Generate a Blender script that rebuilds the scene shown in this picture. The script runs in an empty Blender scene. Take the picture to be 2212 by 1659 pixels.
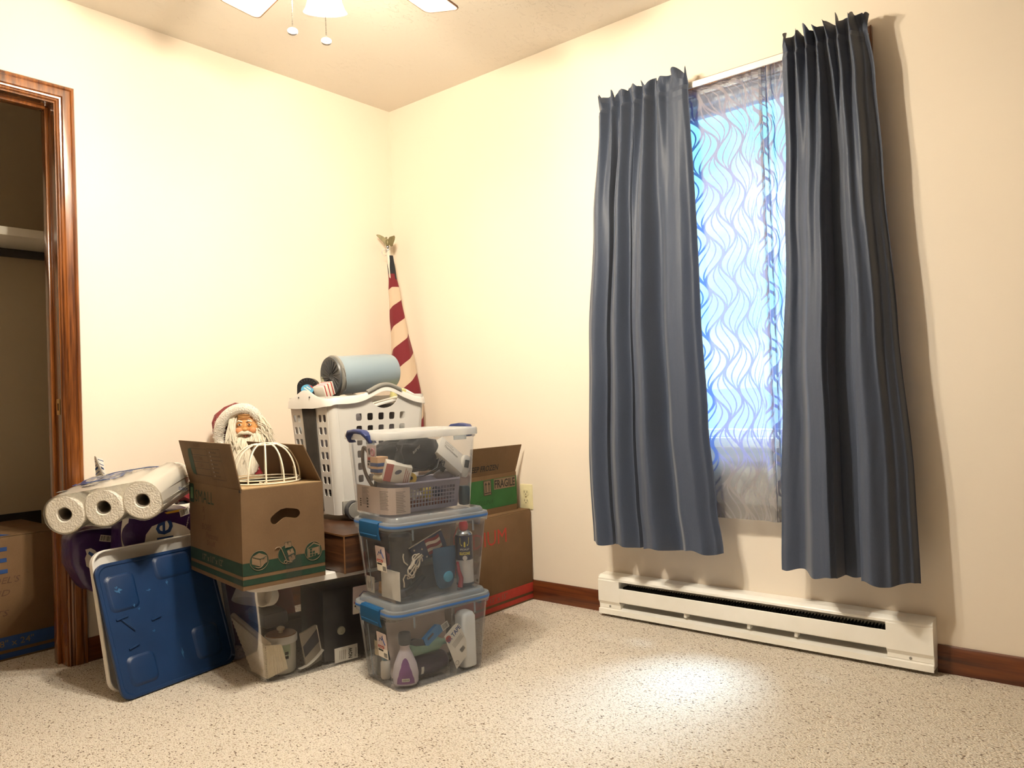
import bpy, bmesh, math, random
from mathutils import Vector, Matrix, noise
R = math.radians
PI = math.pi
rnd = random.Random(11)
scene = bpy.context.scene
COL = scene.collection

# ---------------------------------------------------------------- camera
FPX, YAW, PIT, ROLL = 1647.436, R(39.61711), R(0.94921), R(-2.05372)
CAM = Vector((3.01720, -2.70666, 0.91350))
_F = Vector((-math.sin(YAW) * math.cos(PIT), math.cos(YAW) * math.cos(PIT), math.sin(PIT)))
_R0 = Vector((math.cos(YAW), math.sin(YAW), 0)); _U0 = _R0.cross(_F)
_R = _R0 * math.cos(ROLL) + _U0 * math.sin(ROLL)
_U = -_R0 * math.sin(ROLL) + _U0 * math.cos(ROLL)
cd = bpy.data.cameras.new('camera'); cam = bpy.data.objects.new('camera', cd); COL.objects.link(cam)
cd.sensor_fit = 'HORIZONTAL'; cd.sensor_width = 36.0; cd.lens = FPX / 2212.0 * 36.0
cd.clip_start = 0.02
cam.matrix_world = Matrix(((_R.x, _U.x, -_F.x, CAM.x), (_R.y, _U.y, -_F.y, CAM.y), (_R.z, _U.z, -_F.z, CAM.z), (0, 0, 0, 1)))
scene.camera = cam
# ---------------------------------------------------------------- world, sun, exposure
LAMP_STRENGTH = 1800.0
SKY_STRENGTH = 2.6
scene.view_settings.view_transform = 'Standard'
scene.view_settings.look = 'None'
scene.view_settings.gamma = 1.0
scene.view_settings.use_curve_mapping = False
scene.view_settings.exposure = 0.0
scene.cycles.transparent_max_bounces = 40
scene.cycles.max_bounces = 12
scene.cycles.diffuse_bounces = 6
scene.cycles.caustics_reflective = False
scene.cycles.caustics_refractive = False


def srgb(h):
    if isinstance(h, tuple):
        return h
    h = h.lstrip('#'); c = [int(h[i:i + 2], 16) / 255 for i in (0, 2, 4)]
    return tuple(x / 12.92 if x <= .04045 else ((x + .055) / 1.055) ** 2.4 for x in c)


w = bpy.data.worlds.new('world'); scene.world = w; w.use_nodes = True
nt = w.node_tree; nt.nodes.clear()
wo = nt.nodes.new('ShaderNodeOutputWorld'); bg = nt.nodes.new('ShaderNodeBackground')
tc = nt.nodes.new('ShaderNodeTexCoord'); nz = nt.nodes.new('ShaderNodeTexNoise'); cr = nt.nodes.new('ShaderNodeValToRGB')
nz.inputs['Scale'].default_value = 9.0; nz.inputs['Detail'].default_value = 5.0
cr.color_ramp.elements[0].position = .42; cr.color_ramp.elements[0].color = (.30, .82, 1.0, 1)
cr.color_ramp.elements[1].position = .62; cr.color_ramp.elements[1].color = (.70, .95, 1.0, 1)
nt.links.new(tc.outputs['Generated'], nz.inputs['Vector']); nt.links.new(nz.outputs['Fac'], cr.inputs['Fac'])
sp = nt.nodes.new('ShaderNodeSeparateXYZ'); nt.links.new(tc.outputs['Generated'], sp.inputs[0])
hz = nt.nodes.new('ShaderNodeValToRGB'); nt.links.new(sp.outputs[2], hz.inputs['Fac'])
mr = nt.nodes.new('ShaderNodeMapRange'); mr.inputs['From Min'].default_value = -.30; mr.inputs['From Max'].default_value = .02
nt.links.new(sp.outputs[2], mr.inputs['Value']); nt.links.new(mr.outputs[0], hz.inputs['Fac'])
hz.color_ramp.elements[0].position = 0.0; hz.color_ramp.elements[0].color = (.16, .22, .42, 1)
hz.color_ramp.elements[1].position = .92; hz.color_ramp.elements[1].color = (.26, .44, .95, 1)
gt = nt.nodes.new('ShaderNodeMath'); gt.operation = 'GREATER_THAN'; gt.inputs[1].default_value = 0.0; nt.links.new(sp.outputs[2], gt.inputs[0])
wm = nt.nodes.new('ShaderNodeMix'); wm.data_type = 'RGBA'; nt.links.new(gt.outputs[0], wm.inputs[0])
nt.links.new(hz.outputs['Color'], wm.inputs[6]); nt.links.new(cr.outputs['Color'], wm.inputs[7])
nt.links.new(wm.outputs[2], bg.inputs['Color']); bg.inputs['Strength'].default_value = SKY_STRENGTH
nt.links.new(bg.outputs['Background'], wo.inputs['Surface'])

sd = bpy.data.lights.new('sun', 'SUN'); sun = bpy.data.objects.new('sun', sd); COL.objects.link(sun)
sd.energy = 30.0; sd.angle = R(22); sd.color = (.80, .90, 1.0)
SUN_TO = Vector((-.07, -.66, -1.36)).normalized()       # from the window gap down to the carpet
sun.rotation_euler = SUN_TO.to_track_quat('-Z', 'Y').to_euler()
sun.location = (2.6, 3.0, 6.0)

# ---------------------------------------------------------------- materials


class NT:
    def __init__(self, name):
        self.m = bpy.data.materials.new(name); self.m.use_nodes = True
        self.t = self.m.node_tree; self.t.nodes.clear()
        self.out = self.n('ShaderNodeOutputMaterial')

    def n(self, kind, **kw):
        x = self.t.nodes.new(kind)
        for k, v in kw.items():
            if k in x.inputs:
                x.inputs[k].default_value = v
            else:
                setattr(x, k, v)
        return x

    def l(self, a, b):
        self.t.links.new(a, b)

    def math(self, op, a, b=None, c=None):
        x = self.t.nodes.new('ShaderNodeMath'); x.operation = op
        for i, v in enumerate((a, b, c)):
            if v is None:
                continue
            if isinstance(v, (int, float)):
                x.inputs[i].default_value = v
            else:
                self.l(v, x.inputs[i])
        return x.outputs[0]

    def ramp(self, fac, stops):
        x = self.n('ShaderNodeValToRGB'); e = x.color_ramp.elements
        while len(e) < len(stops):
            e.new(.5)
        for q, (p, c) in zip(e, stops):
            q.position = p; q.color = (*srgb(c), 1)
        self.l(fac, x.inputs['Fac']); return x.outputs['Color']


def M(name, col, rough=.5, metal=0., spec=.5, var=None, bump=None, sheen=0., stretch=(1, 1, 1), coat=0., trans=0.):
    """Principled material; var=(scale, second colour), bump=(scale, strength)"""
    t = NT(name); b = t.n('ShaderNodeBsdfPrincipled'); t.l(b.outputs[0], t.out.inputs['Surface'])
    c = srgb(col)
    b.inputs['Base Color'].default_value = (*c, 1); b.inputs['Roughness'].default_value = rough
    b.inputs['Metallic'].default_value = metal; b.inputs['Specular IOR Level'].default_value = spec
    if sheen: b.inputs['Sheen Weight'].default_value = sheen
    if coat: b.inputs['Coat Weight'].default_value = coat
    if trans: b.inputs['Transmission Weight'].default_value = trans
    if var or bump:
        tc = t.n('ShaderNodeTexCoord'); mp = t.n('ShaderNodeMapping'); mp.inputs['Scale'].default_value = stretch
        t.l(tc.outputs['Object'], mp.inputs['Vector'])
    if var:
        nz = t.n('ShaderNodeTexNoise', Scale=var[0], Detail=4.0); t.l(mp.outputs[0], nz.inputs['Vector'])
        t.l(t.ramp(nz.outputs['Fac'], [(.35, col), (.68, var[1])]), b.inputs['Base Color'])
    if bump:
        nb = t.n('ShaderNodeTexNoise', Scale=bump[0], Detail=3.0); t.l(mp.outputs[0], nb.inputs['Vector'])
        bp = t.n('ShaderNodeBump', Strength=bump[1], Distance=.01); t.l(nb.outputs['Fac'], bp.inputs['Height'])
        t.l(bp.outputs[0], b.inputs['Normal'])
    return t.m


def clear(name, tint='#ffffff', haze=.12, hazecol='#e8ecf2', gloss=.5, rough=.12):
    """thin clear moulded plastic: mostly see-through, a little milky, glossy at grazing angles"""
    t = NT(name)
    tr = t.n('ShaderNodeBsdfTransparent'); tr.inputs['Color'].default_value = (*srgb(tint), 1)
    di = t.n('ShaderNodeBsdfDiffuse'); di.inputs['Color'].default_value = (*srgb(hazecol), 1)
    tl = t.n('ShaderNodeBsdfTranslucent'); tl.inputs['Color'].default_value = (*srgb(hazecol), 1)
    m0 = t.n('ShaderNodeMixShader'); m0.inputs[0].default_value = .5; t.l(di.outputs[0], m0.inputs[1]); t.l(tl.outputs[0], m0.inputs[2])
    m1 = t.n('ShaderNodeMixShader'); m1.inputs[0].default_value = haze; t.l(tr.outputs[0], m1.inputs[1]); t.l(m0.outputs[0], m1.inputs[2])
    gl = t.n('ShaderNodeBsdfGlossy'); gl.inputs['Roughness'].default_value = rough; gl.inputs['Color'].default_value = (1, 1, 1, 1)
    fr = t.n('ShaderNodeFresnel'); fr.inputs['IOR'].default_value = 1.45
    f2 = t.math('MULTIPLY', fr.outputs[0], gloss)
    m2 = t.n('ShaderNodeMixShader'); t.l(f2, m2.inputs[0]); t.l(m1.outputs[0], m2.inputs[1]); t.l(gl.outputs[0], m2.inputs[2])
    t.l(m2.outputs[0], t.out.inputs['Surface'])
    return t.m


def wood(name, c1, c2, c3, scale=(26, 26, 1.6), rough=.28, coat=.4, dist=3.0):
    t = NT(name); b = t.n('ShaderNodeBsdfPrincipled'); t.l(b.outputs[0], t.out.inputs['Surface'])
    b.inputs['Roughness'].default_value = rough; b.inputs['Coat Weight'].default_value = coat; b.inputs['Coat Roughness'].default_value = .15
    tc = t.n('ShaderNodeTexCoord'); mp = t.n('ShaderNodeMapping'); mp.inputs['Scale'].default_value = scale
    t.l(tc.outputs['Object'], mp.inputs['Vector'])
    nz = t.n('ShaderNodeTexNoise', Scale=1.6, Detail=6.0, Distortion=dist * .2); t.l(mp.outputs[0], nz.inputs['Vector'])
    wv = t.n('ShaderNodeTexNoise', Scale=5.0, Detail=4.0); t.l(mp.outputs[0], wv.inputs['Vector'])
    mixf = t.math('ADD', t.math('MULTIPLY', nz.outputs['Fac'], .65), t.math('MULTIPLY', wv.outputs['Fac'], .35))
    t.l(t.ramp(mixf, [(.36, c1), (.5, c2), (.64, c3)]), b.inputs['Base Color'])
    bp = t.n('ShaderNodeBump', Strength=.12, Distance=.004); t.l(mixf, bp.inputs['Height']); t.l(bp.outputs[0], b.inputs['Normal'])
    return t.m


def wallpaint(name, col, bscale=120., bstr=.12):
    t = NT(name); b = t.n('ShaderNodeBsdfPrincipled'); t.l(b.outputs[0], t.out.inputs['Surface'])
    b.inputs['Roughness'].default_value = .75; b.inputs['Specular IOR Level'].default_value = .25
    tc = t.n('ShaderNodeTexCoord')
    nz = t.n('ShaderNodeTexNoise', Scale=1.3, Detail=3.0); t.l(tc.outputs['Object'], nz.inputs['Vector'])
    c = srgb(col); c2 = tuple(x * .965 for x in c)
    t.l(t.ramp(nz.outputs['Fac'], [(.3, c), (.7, c2)]), b.inputs['Base Color'])
    n2 = t.n('ShaderNodeTexNoise', Scale=bscale, Detail=3.0); t.l(tc.outputs['Object'], n2.inputs['Vector'])
    bp = t.n('ShaderNodeBump', Strength=bstr, Distance=.002); t.l(n2.outputs['Fac'], bp.inputs['Height']); t.l(bp.outputs[0], b.inputs['Normal'])
    return t.m


def ceilmat():
    t = NT('ceiling_texture'); b = t.n('ShaderNodeBsdfPrincipled'); t.l(b.outputs[0], t.out.inputs['Surface'])
    b.inputs['Base Color'].default_value = (*srgb('#dad4ca'), 1); b.inputs['Roughness'].default_value = .8; b.inputs['Specular IOR Level'].default_value = .2
    tc = t.n('ShaderNodeTexCoord'); mp = t.n('ShaderNodeMapping'); mp.inputs['Scale'].default_value = (1, .45, 1); mp.inputs['Rotation'].default_value = (0, 0, .5)
    t.l(tc.outputs['Object'], mp.inputs['Vector'])
    n1 = t.n('ShaderNodeTexNoise', Scale=55.0, Detail=5.0, Distortion=1.2); t.l(mp.outputs[0], n1.inputs['Vector'])
    n0 = t.n('ShaderNodeTexNoise', Scale=3.0, Detail=2.0); t.l(tc.outputs['Object'], n0.inputs['Vector'])
    r1 = t.ramp(n1.outputs['Fac'], [(.56, (0, 0, 0)), (.66, (1, 1, 1))])
    r0 = t.ramp(n0.outputs['Fac'], [(.40, (.15, .15, .15)), (.62, (1, 1, 1))])
    h = t.math('MULTIPLY', r1, r0)
    bp = t.n('ShaderNodeBump', Strength=.35, Distance=.006); t.l(h, bp.inputs['Height']); t.l(bp.outputs[0], b.inputs['Normal'])
    return t.m


def carpetmat():
    t = NT('berber_carpet'); b = t.n('ShaderNodeBsdfPrincipled'); t.l(b.outputs[0], t.out.inputs['Surface'])
    b.inputs['Roughness'].default_value = .95; b.inputs['Specular IOR Level'].default_value = .08; b.inputs['Sheen Weight'].default_value = .12
    tc = t.n('ShaderNodeTexCoord'); mp = t.n('ShaderNodeMapping'); mp.inputs['Scale'].default_value = (1, 1.5, 1); mp.inputs['Rotation'].default_value = (0, 0, .1)
    t.l(tc.outputs['Object'], mp.inputs['Vector'])
    v = t.n('ShaderNodeTexVoronoi', Scale=190.0); t.l(mp.outputs[0], v.inputs['Vector'])
    loop = t.ramp(v.outputs['Distance'], [(.15, '#f4eee4'), (.55, '#ece3d5'), (.95, '#b09d87')])
    # scattered dark flecks: a few of the loops are brown
    sep = t.n('ShaderNodeSeparateColor'); t.l(v.outputs['Color'], sep.inputs[0])
    fleck = t.math('LESS_THAN', sep.outputs[0], .026)
    big = t.n('ShaderNodeTexNoise', Scale=2.2, Detail=3.0); t.l(tc.outputs['Object'], big.inputs['Vector'])
    mx = t.n('ShaderNodeMix', data_type='RGBA'); t.l(fleck, mx.inputs[0]); t.l(loop, mx.inputs[6]); mx.inputs[7].default_value = (*srgb('#7a6857'), 1)
    m2 = t.n('ShaderNodeMix', data_type='RGBA', blend_type='MULTIPLY'); m2.inputs[0].default_value = .2
    t.l(mx.outputs[2], m2.inputs[6]); t.l(t.ramp(big.outputs['Fac'], [(.35, '#fff6ea'), (.68, '#dccdb8')]), m2.inputs[7])
    t.l(m2.outputs[2], b.inputs['Base Color'])
    h = t.math('SUBTRACT', 1.0, v.outputs['Distance'])
    bp = t.n('ShaderNodeBump', Strength=.9, Distance=.006); t.l(h, bp.inputs['Height']); t.l(bp.outputs[0], b.inputs['Normal'])
    return t.m


def cardboard(name, col, col2):
    t = NT(name); b = t.n('ShaderNodeBsdfPrincipled'); t.l(b.outputs[0], t.out.inputs['Surface'])
    b.inputs['Roughness'].default_value = .7; b.inputs['Specular IOR Level'].default_value = .25
    tc = t.n('ShaderNodeTexCoord'); n1 = t.n('ShaderNodeTexNoise', Scale=7.0, Detail=5.0); t.l(tc.outputs['Object'], n1.inputs['Vector'])
    n2 = t.n('ShaderNodeTexNoise', Scale=420.0, Detail=2.0); t.l(tc.outputs['Object'], n2.inputs['Vector'])
    f = t.math('ADD', t.math('MULTIPLY', n1.outputs['Fac'], .7), t.math('MULTIPLY', n2.outputs['Fac'], .3))
    t.l(t.ramp(f, [(.38, col), (.62, col2)]), b.inputs['Base Color'])
    mp = t.n('ShaderNodeMapping'); mp.inputs['Scale'].default_value = (110, 110, 4); t.l(tc.outputs['Object'], mp.inputs['Vector'])
    n3 = t.n('ShaderNodeTexNoise', Scale=1.0, Detail=1.0); t.l(mp.outputs[0], n3.inputs['Vector'])
    bp = t.n('ShaderNodeBump', Strength=.12, Distance=.003); t.l(n3.outputs['Fac'], bp.inputs['Height']); t.l(bp.outputs[0], b.inputs['Normal'])
    return t.m


def sheermat():
    """sheer net with a woven pattern of S-shaped leaves (uses UV in metres: u across the cloth, v up)"""
    t = NT('sheer_leaf_net')
    uv = t.n('ShaderNodeUVMap'); sx = t.n('ShaderNodeSeparateXYZ'); t.l(uv.outputs[0], sx.inputs[0])
    x, z = sx.outputs[0], sx.outputs[1]
    W, P = .045, .200
    th = t.math('MULTIPLY', z, 2 * PI / P)
    s, c = t.math('SINE', th), t.math('COSINE', th)
    A, B = W * .46, W * .40
    s1 = t.math('ADD', t.math('MULTIPLY', s, A), t.math('MULTIPLY', c, B))
    s2 = t.math('ADD', t.math('MULTIPLY', s, -A), t.math('MULTIPLY', c, B))

    def dist(expr):
        q = t.math('DIVIDE', t.math('SUBTRACT', x, expr), 2 * W)
        fr = t.math('FRACT', q)
        return t.math('MULTIPLY', t.math('MINIMUM', fr, t.math('SUBTRACT', 1.0, fr)), 2 * W)
    e = s1; o = t.math('ADD', s2, W); e2 = t.math('ADD', s1, 2 * W)

    def lerp(a, b, k):
        return t.math('ADD', t.math('MULTIPLY', a, 1 - k), t.math('MULTIPLY', b, k))
    mask = None
    for expr, wd in ((e, .0045), (o, .0045), (lerp(e, o, .30), .0025), (lerp(e, o, .68), .0025), (lerp(o, e2, .32), .0025), (lerp(o, e2, .70), .0025)):
        k = t.math('LESS_THAN', dist(expr), wd)
        mask = k if mask is None else t.math('MAXIMUM', mask, k)
    # net
    tr = t.n('ShaderNodeBsdfTransparent'); tr.inputs['Color'].default_value = (.86, .93, .97, 1)
    td = t.n('ShaderNodeBsdfDiffuse'); td.inputs['Color'].default_value = (*srgb('#b4aeb0'), 1)
    tt = t.n('ShaderNodeBsdfTranslucent'); tt.inputs['Color'].default_value = (*srgb('#b9bcc6'), 1)
    dt = t.n('ShaderNodeMixShader'); dt.inputs[0].default_value = .45; t.l(td.outputs[0], dt.inputs[1]); t.l(tt.outputs[0], dt.inputs[2])
    net = t.n('ShaderNodeMixShader'); net.inputs[0].default_value = .44; t.l(tr.outputs[0], net.inputs[1]); t.l(dt.outputs[0], net.inputs[2])
    # leaf lines
    ld = t.n('ShaderNodeBsdfDiffuse'); ld.inputs['Color'].default_value = (*srgb('#c3bbb2'), 1)
    lt = t.n('ShaderNodeBsdfTranslucent'); lt.inputs['Color'].default_value = (*srgb('#4f69a8'), 1)
    lm = t.n('ShaderNodeMixShader'); lm.inputs[0].default_value = .42; t.l(ld.outputs[0], lm.inputs[1]); t.l(lt.outputs[0], lm.inputs[2])
    lq = t.n('ShaderNodeBsdfTransparent'); lq.inputs['Color'].default_value = (.40, .55, .95, 1)
    ln = t.n('ShaderNodeMixShader'); ln.inputs[0].default_value = .90; t.l(lq.outputs[0], ln.inputs[1]); t.l(lm.outputs[0], ln.inputs[2])
    mx = t.n('ShaderNodeMixShader'); t.l(mask, mx.inputs[0]); t.l(net.outputs[0], mx.inputs[1]); t.l(ln.outputs[0], mx.inputs[2])
    t.l(mx.outputs[0], t.out.inputs['Surface'])
    return t.m


def flagmat():
    """furled striped cloth: UV u = turn around the pole, v = distance from the top"""
    t = NT('furled_flag_cloth'); b = t.n('ShaderNodeBsdfPrincipled'); t.l(b.outputs[0], t.out.inputs['Surface'])
    b.inputs['Roughness'].default_value = .8; b.inputs['Sheen Weight'].default_value = .2
    uv = t.n('ShaderNodeUVMap'); sx = t.n('ShaderNodeSeparateXYZ'); t.l(uv.outputs[0], sx.inputs[0])
    u, v = sx.outputs[0], sx.outputs[1]
    # stripes climb steeper the further down the cloth
    k = t.math('ADD', .045, t.math('MULTIPLY', v, .42))
    q = t.math('ADD', t.math('POWER', v, .80), t.math('MULTIPLY', u, k))
    f = t.math('FRACT', t.math('ADD', t.math('MULTIPLY', q, 4.15), .80))
    st = t.math('GREATER_THAN', f, .5)
    mx = t.n('ShaderNodeMix', data_type='RGBA'); t.l(st, mx.inputs[0])
    mx.inputs[6].default_value = (*srgb('#c9b49c'), 1); mx.inputs[7].default_value = (*srgb('#6f0e1e'), 1)
    red = t.math('LESS_THAN', v, .165)
    m1 = t.n('ShaderNodeMix', data_type='RGBA'); t.l(red, m1.inputs[0]); t.l(mx.outputs[2], m1.inputs[6]); m1.inputs[7].default_value = (*srgb('#6f0e1e'), 1)
    nav = t.math('LESS_THAN', t.math('ADD', v, t.math('MULTIPLY', t.math('LESS_THAN', u, .62), .03)), .125)
    m2 = t.n('ShaderNodeMix', data_type='RGBA'); t.l(nav, m2.inputs[0]); t.l(m1.outputs[2], m2.inputs[6]); m2.inputs[7].default_value = (*srgb('#15151f'), 1)
    t.l(m2.outputs[2], b.inputs['Base Color'])
    return t.m


def clothmat(name, col, col2, rough=.55, sheen=.3, scale=900, fine=(1, 1, .15)):
    t = NT(name); b = t.n('ShaderNodeBsdfPrincipled'); t.l(b.outputs[0], t.out.inputs['Surface'])
    b.inputs['Roughness'].default_value = rough; b.inputs['Sheen Weight'].default_value = sheen; b.inputs['Specular IOR Level'].default_value = .4
    tc = t.n('ShaderNodeTexCoord'); mp = t.n('ShaderNodeMapping'); mp.inputs['Scale'].default_value = fine; t.l(tc.outputs['Object'], mp.inputs['Vector'])
    n1 = t.n('ShaderNodeTexNoise', Scale=scale, Detail=2.0); t.l(mp.outputs[0], n1.inputs['Vector'])
    t.l(t.ramp(n1.outputs['Fac'], [(.3, col), (.7, col2)]), b.inputs['Base Color'])
    bp = t.n('ShaderNodeBump', Strength=.08, Distance=.001); t.l(n1.outputs['Fac'], bp.inputs['Height']); t.l(bp.outputs[0], b.inputs['Normal'])
    return t.m


def emit(name, col, s):
    t = NT(name); e = t.n('ShaderNodeEmission'); e.inputs['Color'].default_value = (*srgb(col), 1); e.inputs['Strength'].default_value = s
    t.l(e.outputs[0], t.out.inputs['Surface']); return t.m


def streakmat(name, c1, c2, scale):
    """barcode / ruled print: hard stripes along local x"""
    t = NT(name); b = t.n('ShaderNodeBsdfPrincipled'); t.l(b.outputs[0], t.out.inputs['Surface']); b.inputs['Roughness'].default_value = .6
    tc = t.n('ShaderNodeTexCoord'); mp = t.n('ShaderNodeMapping'); mp.inputs['Scale'].default_value = (scale, .01, .01); t.l(tc.outputs['UV'], mp.inputs['Vector'])
    n = t.n('ShaderNodeTexNoise', Scale=1.0, Detail=2.0); t.l(mp.outputs[0], n.inputs['Vector'])
    g = t.math('GREATER_THAN', n.outputs['Fac'], .5)
    mx = t.n('ShaderNodeMix', data_type='RGBA'); t.l(g, mx.inputs[0]); mx.inputs[6].default_value = (*srgb(c1), 1); mx.inputs[7].default_value = (*srgb(c2), 1)
    t.l(mx.outputs[2], b.inputs['Base Color']); return t.m


WALL = wallpaint('cream_wall_paint', '#eee3d4')
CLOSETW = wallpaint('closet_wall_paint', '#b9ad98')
CEIL = ceilmat(); CARPET = carpetmat()
TRIM = wood('reddish_oak_trim', '#4a2610', '#75431d', '#915727', rough=.25, coat=.5)
TRIMH = wood('reddish_oak_baseboard', '#3c1c0e', '#5f3017', '#6e3b1a', scale=(1.6, 1.6, 26), rough=.35, coat=.3)
CARD = cardboard('brown_cardboard', '#67513b', '#715a42')
DIM = wallpaint('low_fill_brown', '#4a4037')  # for the unseen near wall; dark to cut bounced fill light
TAN = wallpaint('soft_fill_tan', '#8d8172')  # for the unseen back wall; tone set for bounced fill on the window wall
CARDLIT = cardboard('lit_cardboard', '#97805f', '#a38a68')  # lighter copy of the cardboard; light on the top flaps painted into its colour
CARD2 = cardboard('worn_cardboard', '#6b533a', '#765c42')
WHITEP = M('white_plastic', '#e9e6e0', .32, var=(5, '#e2dfda'))
WHITEM = M('white_enamel', '#f8f6f0', .3, var=(9, '#f2efe6'), bump=(300, .02))
BLACK = M('black_plastic', '#15151a', .4, var=(20, '#1d1d22'))
DARKIN = M('dark_fins', '#1b1a16', .7, var=(60, '#0c0b09'))
NAVY = M('navy_grip', '#1c2a5a', .38, var=(30, '#22315f'))
TEAL = M('blue_latch_plastic', '#0a4670', .5, var=(12, '#0b4c78'))
GASK = M('blue_gasket', '#3566a8', .5, var=(12, '#3c6fb3'))
CLEAR = clear('clear_bin_plastic', '#f6f7f9', .105)
CLEARLID = clear('clear_lid_plastic', '#eef3f8', .34, hazecol='#dfe8f0')
CLEARBIG = clear('smoky_clear_plastic', '#eeeff0', .10, hazecol='#b8b6b4', gloss=.45)
MILKY = clear('milky_lid_plastic', '#f6f6f6', .74, hazecol='#f4f4f2')
WRAP = clear('plastic_film', '#fdfdfd', .10, gloss=1.0, rough=.22)
GREYP = M('grey_plastic', '#7f7d78', .45, var=(12, '#86847f'))
DGREY = M('charcoal_plastic', '#3a3a3c', .5, var=(15, '#424245'))
PAPER = M('white_paper', '#e9e4da', .75, var=(20, '#dfd9cd'))
PINKPAPER = M('pale_pink_paper', '#cdb8ac', .75, var=(12, '#d5c3b6'))
TISSUE = M('paper_towel', '#f3efe6', .95, spec=.1, var=(40, '#ebe6da'), bump=(160, .5), sheen=.2)
GREENINK = M('green_ink', '#0e2e1f', .7, var=(40, '#123525'))
TANINK = M('tan_bare_card', '#75604a', .7, var=(30, '#7e6850'))
REDINK = M('red_ink', '#a63226', .7, var=(40, '#ad3a2c'))
BLUEINK = M('blue_ink', '#1c3f7a', .7, var=(30, '#21467f'))
BLACKINK = M('black_ink', '#1c1a18', .7, var=(30, '#23201d'))
PENINK = M('pen_ink', '#4f3527', .8, var=(30, '#5c4030'))
BRASS = M('brass', '#b8965a', .3, 1.0, var=(30, '#a8884e'))
CHROME = M('chrome', '#c8c8c8', .2, 1.0, var=(30, '#b8b8b8'))
BAR = streakmat('barcode_print', '#efece6', '#26241f', 26)
LINES = M('grey_print', '#8f8780', .8, var=(60, '#7c746e'))

# ---------------------------------------------------------------- mesh helpers


class G:
    """collects vertices and faces for ONE mesh"""
    def __init__(self):
        self.v = []; self.f = []; self.uv = None

    def add(self, vs, fs, m=None):
        o = len(self.v)
        self.v += [tuple((m @ Vector(p)) if m is not None else p) for p in vs]
        self.f += [tuple(i + o for i in f) for f in fs]
        return self

    def box(self, c, s, bev=0.0, m=None, seg=2):
        bm = bmesh.new(); bmesh.ops.create_cube(bm, size=1.0)
        for v in bm.verts:
            v.co = Vector((v.co.x * s[0], v.co.y * s[1], v.co.z * s[2]))
        if bev > 0:
            bmesh.ops.bevel(bm, geom=list(bm.edges), offset=min(bev, min(s) * .49), segments=seg, affect='EDGES', profile=.5)
        bm.verts.ensure_lookup_table()
        vs = [tuple(v.co + Vector(c)) for v in bm.verts]; fs = [[v.index for v in f.verts] for f in bm.faces]
        bm.free(); return self.add(vs, fs, m)

    def loft(self, rings, cap0=False, cap1=False, closed=True, m=None):
        n = len(rings[0]); vs = [p for r in rings for p in r]; fs = []
        for i in range(len(rings) - 1):
            for j in range(n if closed else n - 1):
                a, b = i * n + j, i * n + (j + 1) % n
                fs.append((a, b, b + n, a + n))
        if cap0: fs.append(tuple(reversed(range(n))))
        if cap1: fs.append(tuple(range((len(rings) - 1) * n, len(rings) * n)))
        return self.add(vs, fs, m)

    def lathe(self, prof, n=24, m=None, cap0=True, cap1=True):
        rings = [[(r * math.cos(2 * PI * j / n), r * math.sin(2 * PI * j / n), z) for j in range(n)] for r, z in prof]
        return self.loft(rings, cap0, cap1, True, m)

    def tube(self, pts, r, n=8, closed=False, m=None, taper=None, cap=True):
        pts = [Vector(p) for p in pts]; k = len(pts); rings = []
        up = Vector((0, 0, 1)); prev = None
        for i, p in enumerate(pts):
            if closed:
                d = pts[(i + 1) % k] - pts[i - 1]
            else:
                d = pts[min(i + 1, k - 1)] - pts[max(i - 1, 0)]
            d.normalize()
            if prev is None:
                a = d.cross(up)
                if a.length < .2: a = d.cross(Vector((1, 0, 0)))
            else:
                a = prev - d * prev.dot(d)
                if a.length < 1e-4: a = d.cross(up)
            a.normalize(); b = d.cross(a); prev = a
            rr = r if taper is None else r * taper(i / max(1, k - 1))
            rings.append([tuple(p + (a * math.cos(2 * PI * j / n) + b * math.sin(2 * PI * j / n)) * rr) for j in range(n)])
        if closed:
            rings.append(rings[0])
            return self.loft(rings, m=m)
        return self.loft(rings, cap, cap, True, m)

    def prism(self, poly, m, d=.001):
        """2D polygon (ccw) extruded by d along +z of m"""
        n = len(poly); vs = [(x, y, 0) for x, y in poly] + [(x, y, d) for x, y in poly]
        fs = [tuple(reversed(range(n))), tuple(range(n, 2 * n))] + [(i, (i + 1) % n, (i + 1) % n + n, i + n) for i in range(n)]
        return self.add(vs, fs, m)

    def flat(self, poly, m):
        return self.add([(x, y, 0) for x, y in poly], [tuple(range(len(poly)))], m)

    def grid(self, fn, nu, nv, m=None):
        vs = [fn(i / nu, j / nv) for j in range(nv + 1) for i in range(nu + 1)]
        fs = [(j * (nu + 1) + i, j * (nu + 1) + i + 1, (j + 1) * (nu + 1) + i + 1, (j + 1) * (nu + 1) + i) for j in range(nv) for i in range(nu)]
        return self.add(vs, fs, m)

    def ball(self, c, r, n=16, k=10, sc=(1, 1, 1), m=None):
        prof = []
        rings = []
        for i in range(1, k):
            a = PI * i / k
            rings.append([(c[0] + r * sc[0] * math.sin(a) * math.cos(2 * PI * j / n), c[1] + r * sc[1] * math.sin(a) * math.sin(2 * PI * j / n), c[2] - r * sc[2] * math.cos(a)) for j in range(n)])
        return self.loft(rings, True, True, True, m)


def rr(w, d, r, n=5, cx=0, cy=0):
    """rounded rectangle, ccw"""
    r = min(r, w / 2 - 1e-4, d / 2 - 1e-4); pts = []
    for qx, qy, a0 in ((1, 1, 0), (-1, 1, 90), (-1, -1, 180), (1, -1, 270)):
        for i in range(n + 1):
            a = R(a0 + 90 * i / n)
            pts.append((cx + qx * (w / 2 - r) + r * math.cos(a), cy + qy * (d / 2 - r) + r * math.sin(a)))
    return pts


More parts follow.
